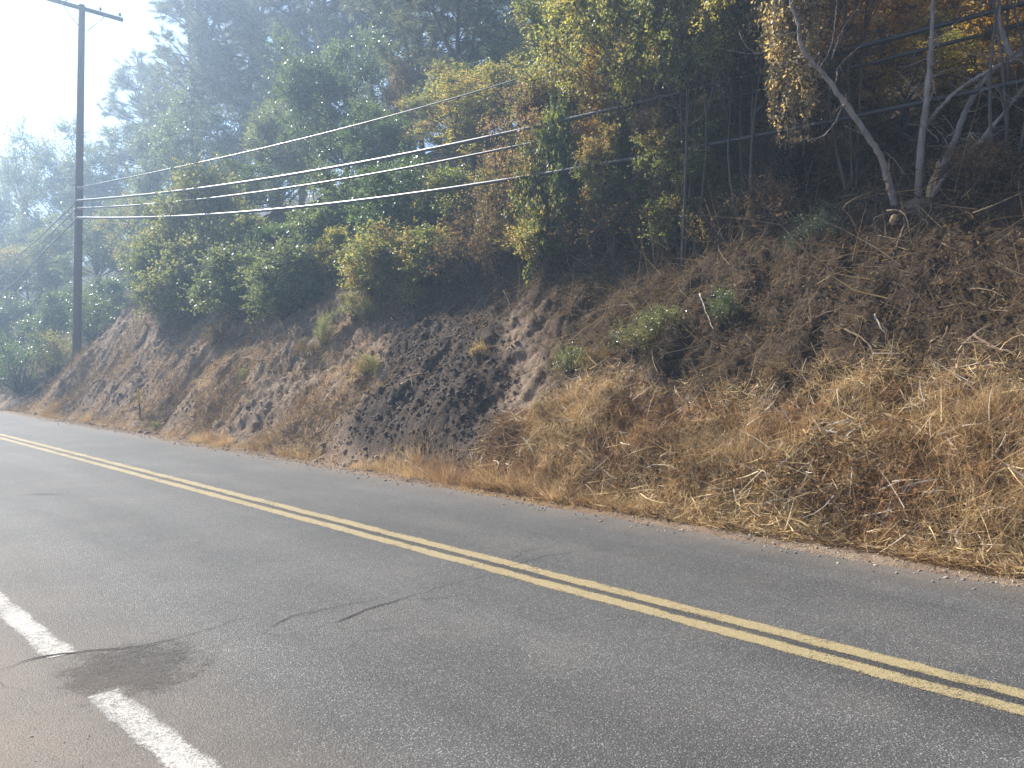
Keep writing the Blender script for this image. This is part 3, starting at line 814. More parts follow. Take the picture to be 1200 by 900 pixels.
low = [(25, 452, 375, 80, 'oak', 'low dark scrub left of the pole foot by the road bend'), (62, 438, 380, 60, 'olive', 'low dim scrub just left of the pole foot'), (-8, 455, 370, 70, 'oak', 'dark scrub cut by the left edge of the frame'),
       (110, 398, 335, 60, 'oak', 'low dark scrub just right of the pole foot'), (192, 358, 272, 90, 'greyoak', 'grey-green scrub at the top of the bare spur'),
       (232, 372, 280, 110, 'light', 'pale scrub at the foot of the tall pale shrub above the bare bank'), (285, 372, 285, 105, 'greyoak', 'dusky scrub hanging over the tan bank under the cables'),
       (338, 368, 285, 105, 'greyoak', 'dusky scrub over the tan bank left of the green weeds'), (400, 325, 275, 70, 'yellow', 'sunlit yellow-green scrub above the bright green weed clump'),
       (445, 338, 268, 95, 'olive', 'olive scrub over the bank below the broad dark shrub'),
       (500, 336, 268, 100, 'olive', 'low olive thicket just above the left rim of the slide'), (548, 332, 255, 100, 'brown', 'low brown thicket right above the broken root'),
       (600, 312, 245, 100, 'brown', 'low brown thicket above the middle of the slide head'), (650, 300, 235, 100, 'olive', 'low olive thicket above the ivy, at the shade line'),
       (700, 296, 225, 100, 'brown', 'low brown thicket above the withered weed'), (752, 290, 222, 100, 'brown', 'low brown thicket above the yellowing ivy'),
       (800, 288, 215, 90, 'olive', 'low dim thicket left above the small dark green bush'), (850, 282, 205, 90, 'brown', 'low brown thicket above the small dark green bush'),
       (900, 276, 200, 90, 'brown', 'low brown thicket left of the blue-green bush'), (1000, 215, 150, 80, 'brown', 'low brown thicket between the blue-green bush and the left limb'),
       (1150, 225, 160, 110, 'brown', 'low brown thicket right of the split stems')]
for px, base, top, wd, mt, lab in low:
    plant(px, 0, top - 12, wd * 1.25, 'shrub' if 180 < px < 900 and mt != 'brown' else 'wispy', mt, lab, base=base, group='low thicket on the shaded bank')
for px, base, top, wd, kd, mt, lab in [(735, 262, 170, 110, 'shrub', 'olive', 'leafy olive bush under the drooping olive sapling'),
        (785, 255, 160, 110, 'shrub', 'green', 'leafy green bush hanging under the drooping dull green sapling'),
        (840, 250, 165, 110, 'shrub', 'olive', 'leafy olive bush among thin trunks left of the dead vine'),
        (685, 268, 180, 110, 'shrub', 'rust', 'leafy brownish bush just right of the hanging green shrub'),
        (890, 245, 170, 90, 'wispy', 'brown', 'dry brown bush right under the dead vine')]:
    plant(px, 0, top, wd, kd, mt, lab, base=base, group='leafy bushes in the shade')
for px, base, top, wd, mt, lab in [(300, 372, 335, 70, 'greyoak', 'flat grey-green scrub patch on the upper tan bank'), (345, 366, 325, 70, 'olive', 'flat olive scrub patch left of the bright green weed clump'),
        (415, 372, 330, 60, 'olive', 'olive scrub patch between the green weed clump and the pale green weed patch'), (480, 362, 318, 60, 'olive', 'olive scrub patch above the upper left of the slide'),
        (430, 440, 405, 50, 'olive', 'dull green scrub patch at the left side of the slide'), (360, 420, 392, 44, 'brown', 'brown dead scrub below the bright green weed clump'),
        (250, 405, 375, 50, 'brown', 'brown dead scrub on the tan bank above the marker post side'), (500, 330, 290, 80, 'brown', 'brown dead scrub at the upper left corner of the slide')]:
    plant(px, 0, top, wd, 'wispy', mt, lab, base=base, name='scrub_patch', cat='scrub', group='scrub patches on the bank')
# --- trees that close the hill behind
back = [(470, 26, 20, 150, 'broad', 'oak', 'dark tree far up the hill behind the small rust tree'),
        (600, 22, -40, 170, 'broad', 'oak', 'dark tree far up the hill behind the bright green tree'),
        (700, 21, -60, 170, 'broad', 'olive', 'dark tree far up the hill behind the yellow and orange tree'),
        (800, 20, -80, 180, 'broad', 'oak', 'dark tree far up the hill behind that yellow-green tree left of the vine'),
        (920, 20, -90, 200, 'broad', 'olive', 'dark tree far up the hill behind the tan tree'),
        (1040, 20, -100, 230, 'broad', 'olive', 'dark tree far up the hill behind the golden tree'),
        (1160, 19, -100, 240, 'broad', 'oak', 'dark tree far up the hill behind the corner golden tree'),
        (325, 25, 60, 150, 'broad', 'greyoak', 'hazy tree far up the hill between the pine trunks'),
        (655, 16.5, 10, 170, 'broad', 'olive', 'olive tree closing the gap behind the bright green tree'), (560, 18, 60, 150, 'broad', 'greyoak', 'dusky tree closing the gap behind the nearest pine')]
for a in back:
    plant(*a[:6], a[6], group='trees far up the hill')
# --- plants on the bank face, by the pixel where they root
plant(382, 0, 352, 34, 'wispy', 'light', 'bright green weed clump on the bare bank below the yellow bushes', base=405, name='weed_clump', cat='weed', group='green weeds on the bank')
plant(284, 0, 425, 18, 'wispy', 'light', 'tiny bright green weed on the tan bank', base=446, name='weed_clump', cat='weed', group='green weeds on the bank')
plant(432, 0, 345, 40, 'wispy', 'light', 'pale green weed patch at the left rim of the dark slide', base=375, name='weed_clump', cat='weed', group='green weeds on the bank')
plant(450, 0, 320, 50, 'wispy', 'olive', 'olive weed patch high at the left rim of the slide', base=350, name='weed_clump', cat='weed', group='green weeds on the bank')
plant(182, 0, 490, 20, 'wispy', 'olive', 'low green weed at the foot of the marker post', base=505, name='weed_clump', cat='weed', group='green weeds on the bank')
plant(560, 0, 392, 26, 'wispy', 'tan', 'single tan dry tuft in the middle of the dark slide', base=418, name='weed_clump', cat='weed', group='dry weeds on the bank')
plant(775, 0, 345, 80, 'wispy', 'ivy', 'yellowing ivy clump on the bank right of the slide', base=395, name='ivy_clump', cat='ivy', group='ivy on the bank')
plant(738, 0, 368, 76, 'wispy', 'ivy', 'pale glossy ivy clump left of the yellowing one', base=412, name='ivy_clump', cat='ivy', group='ivy on the bank')
plant(668, 0, 392, 62, 'wispy', 'ivy', 'low ivy clump right beside the dark slide', base=436, name='ivy_clump', cat='ivy', group='ivy on the bank')
plant(700, 0, 395, 52, 'wispy', 'brown', 'withered brown weed between two ivy clumps', base=432, name='weed_clump', cat='weed', group='dry weeds on the bank')
plant(845, 0, 322, 56, 'wispy', 'oak', 'small dark green bush in shade above the straw', base=378, name='shrub', group='bushes on the shaded bank')
plant(952, 0, 228, 80, 'wispy', 'blue', 'blue-green bush left of the broken tree', base=292, name='shrub', group='bushes on the shaded bank')
plant(1150, 0, 530, 46, 'wispy', 'tan', 'dry tan weed near the right edge of the straw', base=575, name='weed_clump', cat='weed', group='dry weeds on the bank')
plant(640, 0, 455, 46, 'wispy', 'rust', 'orange-brown weed where straw meets the slide', base=498, name='weed_clump', cat='weed', group='dry weeds on the bank')
plant(905, 0, 410, 60, 'wispy', 'rust', 'reddish dead weed at the top of the straw', base=448, name='weed_clump', cat='weed', group='dry weeds on the bank')

# ------------------------------------------------------------------ hanging dead vine
vine = empty('dead_vine', (0, 0, 0), 'dead vine with dry tan leaves hanging like a curtain left of the broken tree', 'vine')
vt = 10.8
anchor = at(930, 170, vt); vine.location = anchor
sm, lm = MB(), MB()
for k in range(34):
    x0 = rng.uniform(898, 962); y0 = rng.uniform(-40, 60); y1 = rng.uniform(70, 190) - abs(x0 - 930) * 0.5
    tt = vt + rng.normal(0, 0.35)
    P = [np.array(at(x0 + (930 - x0) * 0.35 * f + 6 * math.sin(k + f * 5), y0 + (y1 - y0) * f, tt)) - np.array(anchor) for f in np.linspace(0, 1, 9)]
    P = np.array(P) + rng.normal(0, 0.02, (9, 3))
    sm.tube(P, np.linspace(0.008, 0.003, 9), 4, False)
    n = 150
    f = rng.uniform(0, 0.92, n) ** 1.15 * 8; i = np.minimum(f.astype(int), 7)
    Q = P[i] + (P[i + 1] - P[i]) * (f - i)[:, None] + rng.normal(0, 0.09, (n, 3)) * (1.15 - f / 8)[:, None]
    D = unit(n); D[:, 2] -= 0.9
    lm.leaves(Q, D, 0.055 * rng.uniform(0.6, 1.3, n), 0.030)
sm.obj('stem', DEADW, vine); lm.obj('foliage', M['tan'], vine)

# ------------------------------------------------------------------ broken many-stemmed tree
GREY = solid_mat('pale_grey_bark', (0.20, 0.165, 0.14), (0.42, 0.355, 0.305), 9, 0.9, 0.9, 22, (1, 1, 0.4))
SPLIT = solid_mat('raw_split_wood', (0.42, 0.24, 0.11), (0.62, 0.43, 0.24), 12, 0.8, 0.5, 60, (1, 1, 0.2))
BLEACH = solid_mat('bleached_branch', (0.38, 0.30, 0.22), (0.58, 0.50, 0.40), 6, 0.85, 0.3, 50)
BROWNB = solid_mat('brown_branch', (0.14, 0.095, 0.062), (0.26, 0.185, 0.125), 6, 0.9, 0.3, 50)
sb = hit(1076, 246)
bt_depth = sb.x * math.sin(R(YAW)) + sb.y * math.cos(R(YAW))
broken = empty('broken_tree', sb, 'broken tree with five splintered grey stems rising from a torn stump', 'tree')
def spline(pts, n):
    P = np.array(pts, float); m = len(P)
    tt = np.linspace(0, m - 1, n); out = []
    for t in tt:
        i = min(int(t), m - 2); f = t - i
        p0, p1, p2, p3 = P[max(i - 1, 0)], P[i], P[i + 1], P[min(i + 2, m - 1)]
        out.append(0.5 * (2 * p1 + (p2 - p0) * f + (2 * p0 - 5 * p1 + 4 * p2 - p3) * f * f + (3 * p1 - p0 - 3 * p2 + p3) * f ** 3))
    return np.array(out)
LIMBS = []
def limb(mb, pix, r0, r1, d0, d1, sides=8, n=None, jit=0.006):
    """pix: picture points of a limb seen in the photograph, d0..d1: how far it leans away from (+) or to (-) the road along the view"""
    pts = [np.array(at(x, y, bt_depth + d0 + (d1 - d0) * k / (len(pix) - 1))) - np.array(sb) for k, (x, y) in enumerate(pix)]
    n = n or len(pix) * 4
    P = spline(pts, n) + rng.normal(0, jit, (n, 3))
    if r0 > 0.025 and n > 18: LIMBS.append(P)
    mb.tube(P, np.linspace(r0, r1, n) * (1 + 0.06 * rng.normal(size=n)), sides)
for pix, r0, r1, d0, d1 in [
    ([(1050, 244), (1042, 215), (1030, 180), (1005, 142), (975, 100), (958, 78), (940, 58), (935, 30), (926, 0), (915, -40)], 0.072, 0.022, 0.0, -0.5),
    ([(1076, 240), (1078, 190), (1083, 140), (1089, 80), (1092, 40), (1093, -10), (1096, -60)], 0.085, 0.028, 0.05, -0.2),
    ([(1086, 244), (1100, 205), (1118, 165), (1132, 130), (1150, 98), (1178, 72), (1215, 50)], 0.075, 0.045, 0.0, 0.3),
    ([(1090, 238), (1104, 212), (1140, 175), (1170, 140), (1200, 102), (1235, 62)], 0.055, 0.032, -0.1, -0.5),
    ([(1084, 150), (1100, 128), (1124, 105), (1150, 88), (1185, 70), (1230, 48)], 0.035, 0.05, 0.05, -0.4)]:
    mb = MB(); limb(mb, pix, r0 * 0.62, r1 * 0.58, d0, d1, 9, len(pix) * 7, 0.005); mb.obj('stem', GREY, broken, True)
mb = MB(); limb(mb, [(1172, -40), (1171, 5), (1172, 30), (1178, 48), (1186, 66)], 0.022, 0.034, -0.3, -0.4); mb.obj('stem', GREY, broken, True)
for pix, r0, r1, d in [([(1040, 222), (1041, 205), (1039, 190)], 0.03, 0.004, -0.06), ([(1036, 212), (1040, 198), (1042, 186)], 0.022, 0.003, -0.08),
                       ([(1086, 238), (1092, 215), (1100, 190)], 0.055, 0.02, -0.06), ([(1092, 232), (1097, 210), (1101, 188)], 0.03, 0.006, -0.1),
                       ([(1015, 158), (1010, 150), (1004, 142)], 0.03, 0.006, -0.12), ([(1008, 150), (1016, 163), (1028, 175)], 0.012, 0.004, -0.12)]:
    mb = MB(); limb(mb, pix, r0, r1, d, d - 0.02, 5, 7, 0.008); mb.obj('splinter', SPLIT, broken)
# torn stump with root tangle
mb = MB()
for k in range(46):
    a = at(1076 + rng.normal(0, 14), 248 + rng.normal(0, 6), bt_depth - 0.30) - sb
    e = at(1078 + rng.normal(0, 26), 262 + abs(rng.normal(0, 16)), bt_depth - 0.42 + rng.normal(0, 0.1)) - sb
    mb.tube(curve_pts(a, e, 0.25, 6), np.linspace(rng.uniform(0.008, 0.022), 0.003, 6), 5)
mb.obj('root_tangle', BROWNB, broken)
mb = MB()
th = np.linspace(0, 2 * np.pi, 22, endpoint=False)
rings = []
for z_, rr in ((-0.32, 0.30), (-0.15, 0.27), (0.0, 0.24), (0.10, 0.17), (0.14, 0.05)):
    r_ = rr * (1 + 0.22 * perlin(th * 1.7 + z_ * 9, z_ * 5 + 3) + 0.1 * perlin(th * 5, z_ * 11))
    rings.append(np.stack([np.cos(th) * r_, np.sin(th) * r_, np.full_like(th, z_) + 0.05 * perlin(th * 3, z_ * 7 + 1)], -1))
ix = np.arange(22 * 5).reshape(5, 22); nx = np.roll(ix, -1, 1)
mb.add(np.concatenate(rings), np.stack([ix[:-1], nx[:-1], nx[1:], ix[1:]], -1))
mb.obj('stump', BROWNB, broken, True)
mb = MB(); limb(mb, [(1047, 254), (1046, 258), (1049, 263)], 0.045, 0.02, -0.28, -0.3, 7, 6, 0.012); mb.obj('splinter', SPLIT, broken)
# bare twigs on the stems
for pix in [[(1000, 130), (990, 120), (978, 145), (962, 160), (945, 163)], [(1030, 178), (1015, 160), (990, 148)], [(1100, 165), (1085, 150), (1060, 145)],
            [(960, 80), (972, 60), (978, 30), (982, -10)], [(945, 62), (930, 58), (922, 62)], [(1110, 160), (1118, 152), (1104, 135)], [(1060, 205), (1050, 190), (1036, 178)],
            [(1092, 90), (1110, 82), (1130, 78)], [(1092, 60), (1105, 40), (1128, 20)], [(975, 70), (985, 40), (1008, 5)]]:
    mb = MB(); limb(mb, pix, 0.010, 0.004, -0.1, -0.2, 5); mb.obj('twig', GREY, broken)

for k in range(44):
    P = LIMBS[k % len(LIMBS)]; i = int(rng.integers(len(P) // 4, len(P) - 1)); a = P[i]
    d = unit(1)[0]; d[2] = abs(d[2]) * 0.8 - 0.15; ln = rng.uniform(0.35, 1.1)
    mid = a + d * ln * 0.5 + rng.normal(0, 0.05, 3); e = a + d * ln + rng.normal(0, 0.12, 3)
    mb = MB(); mb.tube(spline([a, a + d * ln * 0.25 + rng.normal(0, 0.03, 3), mid, e], 9), np.linspace(0.010, 0.003, 9), 5)
    e2 = mid + unit(1)[0] * ln * 0.4
    mb.tube(curve_pts(mid, e2, 0.1, 5), np.linspace(0.006, 0.002, 5), 4); mb.obj('twig', GREY, broken, True)

# ------------------------------------------------------------------ cut branches lying on the bank (the larger ones, each a thing)
def branch(pix, r, mat, label, lift=0.05, fork=None, group='cut branches on the bank'):
    P = []
    for i, (x, y) in enumerate(pix):
        p = hit(x, y)
        P.append(np.array((p.x, p.y, p.z + lift + r)))
    base = P[0].copy()
    n = len(pix) * 4
    Q = spline(P, n) - base + rng.normal(0, r * 0.25, (n, 3))
    mb = MB(); mb.tube(Q, np.linspace(r, r * 0.45, n), 6)
    if fork:
        for (k, x, y) in fork:
            e = hit(x, y); e = np.array((e.x, e.y, e.z + lift + 0.04)) - base
            a = Q[int(k * (n - 1))]
            mb.tube(curve_pts(a, e, 0.08, 6), np.linspace(r * 0.6, r * 0.25, 6), 5)
    o = mb.obj('cut_branch', mat, None, True); o.location = base
    tag(o, label, 'branch', group)
branch([(960, 498), (925, 522), (912, 560), (900, 585)], 0.013, BROWNB, 'thin brown branch slanting down through the middle of the straw')
branch([(1108, 520), (1120, 535), (1123, 546)], 0.014, BLEACH, 'short bleached branch with a sharp tip low on the right straw')
branch([(1045, 465), (1062, 472), (1068, 482), (1072, 508), (1076, 518)], 0.011, BLEACH, 'curved bleached branch below the bare soil pocket', fork=[(0.5, 1082, 500)])
branch([(966, 512), (978, 515), (990, 518)], 0.018, BLEACH, 'stubby white stick in the middle of the straw')
branch([(1140, 400), (1165, 415), (1188, 422), (1200, 436)], 0.016, BROWNB, 'brown branch at the right edge where shade meets straw', fork=[(0.7, 1196, 418)])
branch([(907, 505), (930, 480), (938, 462)], 0.014, BLEACH, 'pale straight stick leaning left of the white stick')
branch([(1070, 583), (1095, 585), (1120, 570)], 0.013, BLEACH, 'pale bent branch low in the straw, second row from the road', fork=[(0.4, 1118, 577)])
branch([(1120, 635), (1122, 645), (1130, 658)], 0.016, BLEACH, 'short crooked pale branch lying near the road edge', fork=[(0.2, 1130, 625)])
branch([(1095, 615), (1115, 620), (1130, 622)], 0.011, BROWNB, 'thin brown stick just above the crooked branch near the road')
branch([(1025, 375), (1032, 390), (1038, 398)], 0.012, BLEACH, 'short pale stick in the shaded soil below the broken tree')
branch([(1088, 410), (1100, 401)], 0.012, BLEACH, 'small pale chip of wood on the shaded bare pocket')
branch([(990, 400), (1010, 410), (1022, 425), (1023, 440)], 0.014, BROWNB, 'arched brown branch at the top of the straw', 0.12)
branch([(940, 390), (965, 375), (985, 368)], 0.016, BROWNB, 'brown branch in shade above the arched branch')
branch([(925, 440), (945, 452), (965, 460)], 0.013, BLEACH, 'pale twig with torn end at the upper left of the straw', fork=[(0.4, 945, 430)])
branch([(1135, 362), (1160, 370), (1185, 372)], 0.014, BROWNB, 'grey-brown branch in shade near the right edge', fork=[(0.5, 1175, 360)])
branch([(820, 350), (828, 372), (836, 392)], 0.013, BLEACH, 'bare upright stick beside the small dark green bush')
branch([(995, 255), (980, 238), (990, 236), (1008, 232)], 0.018, BROWNB, 'snapped branch lying left of the torn stump')
branch([(1100, 290), (1112, 296), (1122, 300)], 0.014, BROWNB, 'brown stick below the torn stump to its right')
branch([(1060, 270), (1052, 290), (1045, 312)], 0.014, BROWNB, 'dark stick running downhill from the torn stump')
branch([(915, 215), (920, 240), (932, 262)], 0.012, BROWNB, 'curved twig at the left of the blue-green bush')
branch([(475, 545), (490, 553), (503, 563)], 0.012, BLEACH, 'pale stick at the foot of the dark slide near the road')
branch([(590, 345), (597, 362), (588, 374)], 0.018, BROWNB, 'broken root sticking out of the top of the slide')
branch([(962, 155), (966, 190), (972, 215)], 0.012, BLEACH, 'pale bare stick leaning behind the blue-green bush', 0.3)
branch([(1160, 505), (1180, 512), (1200, 516)], 0.012, BROWNB, 'thin brown branch at the right edge of the straw')

# ------------------------------------------------------------------ stuff on the bank: soil clods, straw, dry grass, dead leaves
def scatter(n, u0, u1, v0, v1, dens):
    u = rng.uniform(u0, u1, n * 3); v = rng.uniform(v0, v1, n * 3)
    k = rng.random(n * 3) < dens(u, v)
    u, v = u[k][:n], v[k][:n]
    return u, v, H(u, v)

# clods
u1_, v1_, z1_ = scatter(38000, 1, 31, 6.75, 11.5, lambda u, v: 0.16 * ss(8.5, 11, u) + 0.84 * slump(u, v) * ss(11.5, 8, v) - 0.10 * straw(u, v))
ico = np.array([(0, 0, 1), (0.89, 0, 0.45), (0.28, 0.85, 0.45), (-0.72, 0.53, 0.45), (-0.72, -0.53, 0.45), (0.28, -0.85, 0.45),
                (0.72, 0.53, -0.45), (-0.28, 0.85, -0.45), (-0.89, 0, -0.45), (-0.28, -0.85, -0.45), (0.72, -0.53, -0.45), (0, 0, -1)])
icf = np.array([(0, 1, 2), (0, 2, 3), (0, 3, 4), (0, 4, 5), (0, 5, 1), (1, 6, 2), (2, 7, 3), (3, 8, 4), (4, 9, 5), (5, 10, 1), (6, 7, 2), (7, 8, 3), (8, 9, 4), (9, 10, 5), (10, 6, 1), (11, 7, 6), (11, 8, 7), (11, 9, 8), (11, 10, 9), (11, 6, 10)])
def clods(name, u, v, z, size, mat):    # earth crumbs and stones
    n = len(u)
    V = ico[None] * (1 + rng.normal(0, 0.34, (n, 12, 1))) * rng.uniform(0.45, 1.4, (n, 1, 3)) * size[:, None, None]
    V += np.stack([v, u, z + size * 0.25], -1)[:, None]
    mb = MB(); mb.add(V.reshape(-1, 3), None, (icf[None] + np.arange(n)[:, None, None] * 12).reshape(-1, 3))
    o = mb.obj(name, mat); tag(o, kind='stuff'); return o
sz = 0.006 + 0.040 * rng.random(len(u1_)) ** 5
isd = slump(u1_, v1_) > 0.4
clods('dark_soil_clods', u1_[isd], v1_[isd], z1_[isd], sz[isd] * 0.8, solid_mat('dark_clod', (0.075, 0.056, 0.044), (0.165, 0.124, 0.094), 14, 1.0, 0.7, 40, island=True))
clods('tan_soil_clods', u1_[~isd], v1_[~isd], z1_[~isd], sz[~isd] * 1.0, solid_mat('tan_clod', (0.24, 0.165, 0.115), (0.38, 0.28, 0.195), 14, 1.0, 0.7, 40, island=True))
# gravel on the verge
ug = rng.uniform(-1, 26, 5200); vg = edge_v(ug) + rng.normal(0.04, 0.16, 5200)
clods('verge_gravel', ug, vg, np.maximum(H(ug, vg), 0.0), 0.003 + 0.012 * rng.random(5200) ** 4, solid_mat('verge_stone', (0.26, 0.20, 0.15), (0.44, 0.36, 0.275), 20, 1.0, island=True))
ug = rng.uniform(-1, 4, 1500); vg = rng.uniform(-0.8, 1.2, 1500) ; zg = np.maximum(H(ug, vg), 0.0)
clods('shoulder_grit', ug, vg, zg, 0.001 + 0.005 * rng.random(1500) ** 4, bpy.data.materials['verge_stone'])

STRAW = leaf_mat('dry_straw', [(0.258, 0.144, 0.068), (0.489, 0.304, 0.145), (0.670, 0.448, 0.232), (0.720, 0.575, 0.328)], [(0.245, 0.121, 0.058), (0.438, 0.248, 0.116)], 0.2, 0.8, 0.02, tint=(1.2, 1.2, 1.15))
GRASS = leaf_mat('dry_grass_blade', [(0.425, 0.302, 0.151), (0.579, 0.431, 0.227), (0.700, 0.554, 0.315)], [(0.374, 0.228, 0.113), (0.541, 0.369, 0.185)], 0.3, 0.7, 0.02, tint=(1.3, 1.25, 1.15))
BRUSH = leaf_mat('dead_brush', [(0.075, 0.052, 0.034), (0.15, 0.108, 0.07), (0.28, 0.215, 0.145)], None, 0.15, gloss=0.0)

# straw thatch: thin curved stalks lying every way on the lower right bank
def thatch(n, u0, u1, v0, v1, dens, L, W, mat, name, tilt=0.35, lift=0.05):
    u, v, z = scatter(n, u0, u1, v0, v1, dens)
    k = len(u); N = Hn(u, v)
    d = unit(k); d -= (d * N).sum(1, keepdims=True) * N * (1 - tilt)
    P = np.stack([v, u, z], -1) + N * (rng.random(k) ** 2 * lift)[:, None]
    d /= np.linalg.norm(d, axis=1, keepdims=True)
    below = (d * N).sum(1) < 0
    d[below] -= 2 * (d[below] * N[below]).sum(1, keepdims=True) * N[below]
    mb = MB(); mb.ribbons(P, d, rng.uniform(*L, k), rng.uniform(*W, k), rng.normal(0, 0.25, (k, 3)), 3)
    o = mb.obj(name, mat); tag(o, kind='stuff'); return o
thatch(90000, -4, 9, 6.75, 10.5, lambda u, v: straw(u, v), (0.05, 0.22), (0.004, 0.012), STRAW, 'straw_litter', 0.30, 0.07)
thatch(2600, -4, 9, 6.8, 10.5, lambda u, v: straw(u, v), (0.16, 0.42), (0.007, 0.015), STRAW, 'straw_stalk_litter', 0.4, 0.18)
thatch(26000, -4, 16, 8.2, 12.6, lambda u, v: litter_shade(u, v) * (1 - slump(u, v) * 0.8) + 0.15 * (1 - straw(u, v)), (0.08, 0.5), (0.003, 0.010), BRUSH, 'brush_litter', 0.30, 0.10)
PALE = leaf_mat('bleached_stalk', [(0.50, 0.41, 0.29), (0.62, 0.53, 0.40), (0.68, 0.61, 0.49)], None, 0.1, gloss=0.0, tint=(1, 1, 1))
thatch(1500, -3, 9, 7.0, 9.3, lambda u, v: straw(u, v), (0.08, 0.42), (0.008, 0.020), PALE, 'bleached_stalk_litter', 0.3, 0.12)
thatch(9000, -3, 7.5, 6.75, 7.9, lambda u, v: ss(7.9, 7.3, v), (0.05, 0.25), (0.004, 0.012), BRUSH, 'brush_litter', 0.3, 0.05)
thatch(1300, -3, 12, 8.3, 12.2, lambda u, v: litter_shade(u, v), (0.25, 0.75), (0.008, 0.018), BRUSH, 'brush_stick_litter', 0.3, 0.15)
thatch(22000, 10, 31, 6.8, 11.5, lambda u, v: (1 - 0.9 * slump(u, v)) * np.clip(0.1 + 1.5 * fbm(u * 0.5, v * 0.8, 3), 0, 1), (0.06, 0.32), (0.006, 0.014), STRAW, 'dry_stem_litter', 0.30, 0.06)

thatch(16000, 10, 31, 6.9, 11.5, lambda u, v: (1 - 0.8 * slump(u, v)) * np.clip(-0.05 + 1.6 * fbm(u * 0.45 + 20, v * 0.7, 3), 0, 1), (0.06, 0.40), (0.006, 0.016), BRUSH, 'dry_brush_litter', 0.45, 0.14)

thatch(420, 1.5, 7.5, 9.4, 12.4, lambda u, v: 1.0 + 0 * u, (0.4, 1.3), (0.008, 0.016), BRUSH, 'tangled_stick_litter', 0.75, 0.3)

# dead leaves lying on the bank
def fallen(n, u0, u1, v0, v1, dens, mat, name, L=0.06, lift=0.03):
    u, v, z = scatter(n, u0, u1, v0, v1, dens); k = len(u); N = Hn(u, v)
    d = unit(k); d -= (d * N).sum(1, keepdims=True) * N * 0.8
    mb = MB(); mb.leaves(np.stack([v, u, z], -1) + N * (0.01 + lift * rng.random(k))[:, None], d, L * rng.uniform(0.5, 1.3, k), L * 0.55)
    tag(mb.obj(name, mat), kind='stuff')
fallen(30000, -3, 24, 9.0, 13.5, lambda u, v: litter_shade(u, v) * (0.35 + 0.6 * perlin(u * 0.9, v * 0.9 + 9)), leaf_mat('fallen_brown_leaf', [(0.085, 0.055, 0.035), (0.14, 0.095, 0.06), (0.22, 0.16, 0.10)], None, 0.2, gloss=0.0), 'fallen_leaves', 0.06)
fallen(14000, -3, 9, 7.2, 10.2, lambda u, v: straw(u, v) * np.clip(0.2 + 1.6 * perlin(u * 0.7 + 4, v * 0.9 + 60), 0, 1), leaf_mat('fallen_rust_leaf', [(0.13, 0.075, 0.045), (0.19, 0.11, 0.065), (0.25, 0.16, 0.09)], None, 0.2, gloss=0.0), 'fallen_rust_leaves', 0.055, 0.14)

# dry grass: standing blades in tufts
Pb, Db, Lb = [], [], []
def tuft(u, v, n, h, spread, lean=(0, 0)):
    a = rng.uniform(0, 6.28, n); r = spread * np.sqrt(rng.random(n))
    uu = u + np.cos(a) * r; vv = v + np.sin(a) * r
    Pb.append(np.stack([vv, uu, H(uu, vv) - 0.01], -1))
    d = np.stack([np.sin(a) * r / spread * 0.5 + lean[0] + rng.normal(0, 0.22, n), np.cos(a) * r / spread * 0.5 + lean[1] + rng.normal(0, 0.22, n), np.ones(n)], -1)
    Db.append(d); Lb.append(h * rng.uniform(0.45, 1.25, n))
for k in range(950):                                            # along the far road edge
    u = rng.uniform(-3, 27)
    g = perlin(np.array([u * 0.55]), np.array([90.0]))[0]
    if u > 10 and g < 0.1 and rng.random() > 0.12: continue
    if u < 5 and rng.random() > 0.16: continue
    v = edge_v(u) + 0.2 + abs(rng.normal(0, 0.16))
    tuft(u, v, int(rng.integers(25, 60)), rng.uniform(0.10, 0.30) * (1.25 if 6 < u < 9.5 else 0.85), rng.uniform(0.05, 0.16), (-0.15, 0))
for k in range(300):                                            # fuller clumps on the straw bank
    u = rng.uniform(-4, 8.2); v = rng.uniform(7.35, 9.2)
    if rng.random() > straw(u, v) or perlin(np.array([u * 0.8 + 30]), np.array([v * 0.9]))[0] < 0.02: continue
    tuft(u, v, int(rng.integers(60, 160)), rng.uniform(0.12, 0.28), rng.uniform(0.12, 0.3), (-0.6, -0.2))
for px, py, h, n, sp in [(850, 560, 0.55, 900, 0.45), (815, 555, 0.5, 700, 0.4), (870, 540, 0.5, 700, 0.4), (740, 540, 0.4, 500, 0.4), (700, 560, 0.35, 500, 0.4), (1170, 560, 0.5, 700, 0.45),
                          (1150, 490, 0.5, 600, 0.4), (1185, 500, 0.5, 700, 0.45), (620, 575, 0.3, 400, 0.3), (600, 575, 0.3, 350, 0.25), (700, 500, 0.4, 500, 0.4), (655, 520, 0.4, 400, 0.35), (1190, 600, 0.4, 500, 0.4), (450, 548, 0.28, 220, 0.2), (417, 548, 0.25, 160, 0.16), (545, 572, 0.26, 260, 0.25), (215, 515, 0.22, 260, 0.5), (255, 522, 0.2, 260, 0.5), (1075, 560, 0.35, 400, 0.35), (960, 590, 0.25, 300, 0.35)]:
    p = hit(px, py)
    for j in range(6):
        tuft(p.y + rng.normal(0, sp * 0.6), p.x + rng.normal(0, sp * 0.45), n // 7, h * rng.uniform(0.45, 0.8), sp * 0.5, (-0.3, -0.15))
for k in range(900):                                            # sparse tufts on the tan bank to the left
    u = rng.uniform(12, 30); v = rng.uniform(6.9, 10.5)
    if perlin(np.array([u * 0.5 + 3]), np.array([v * 0.7 + 3]))[0] < 0.12: continue
    tuft(u, v, int(rng.integers(15, 50)), rng.uniform(0.10, 0.30), rng.uniform(0.08, 0.2), (-0.2, 0))
Pb, Db, Lb = np.concatenate(Pb), np.concatenate(Db), np.concatenate(Lb)
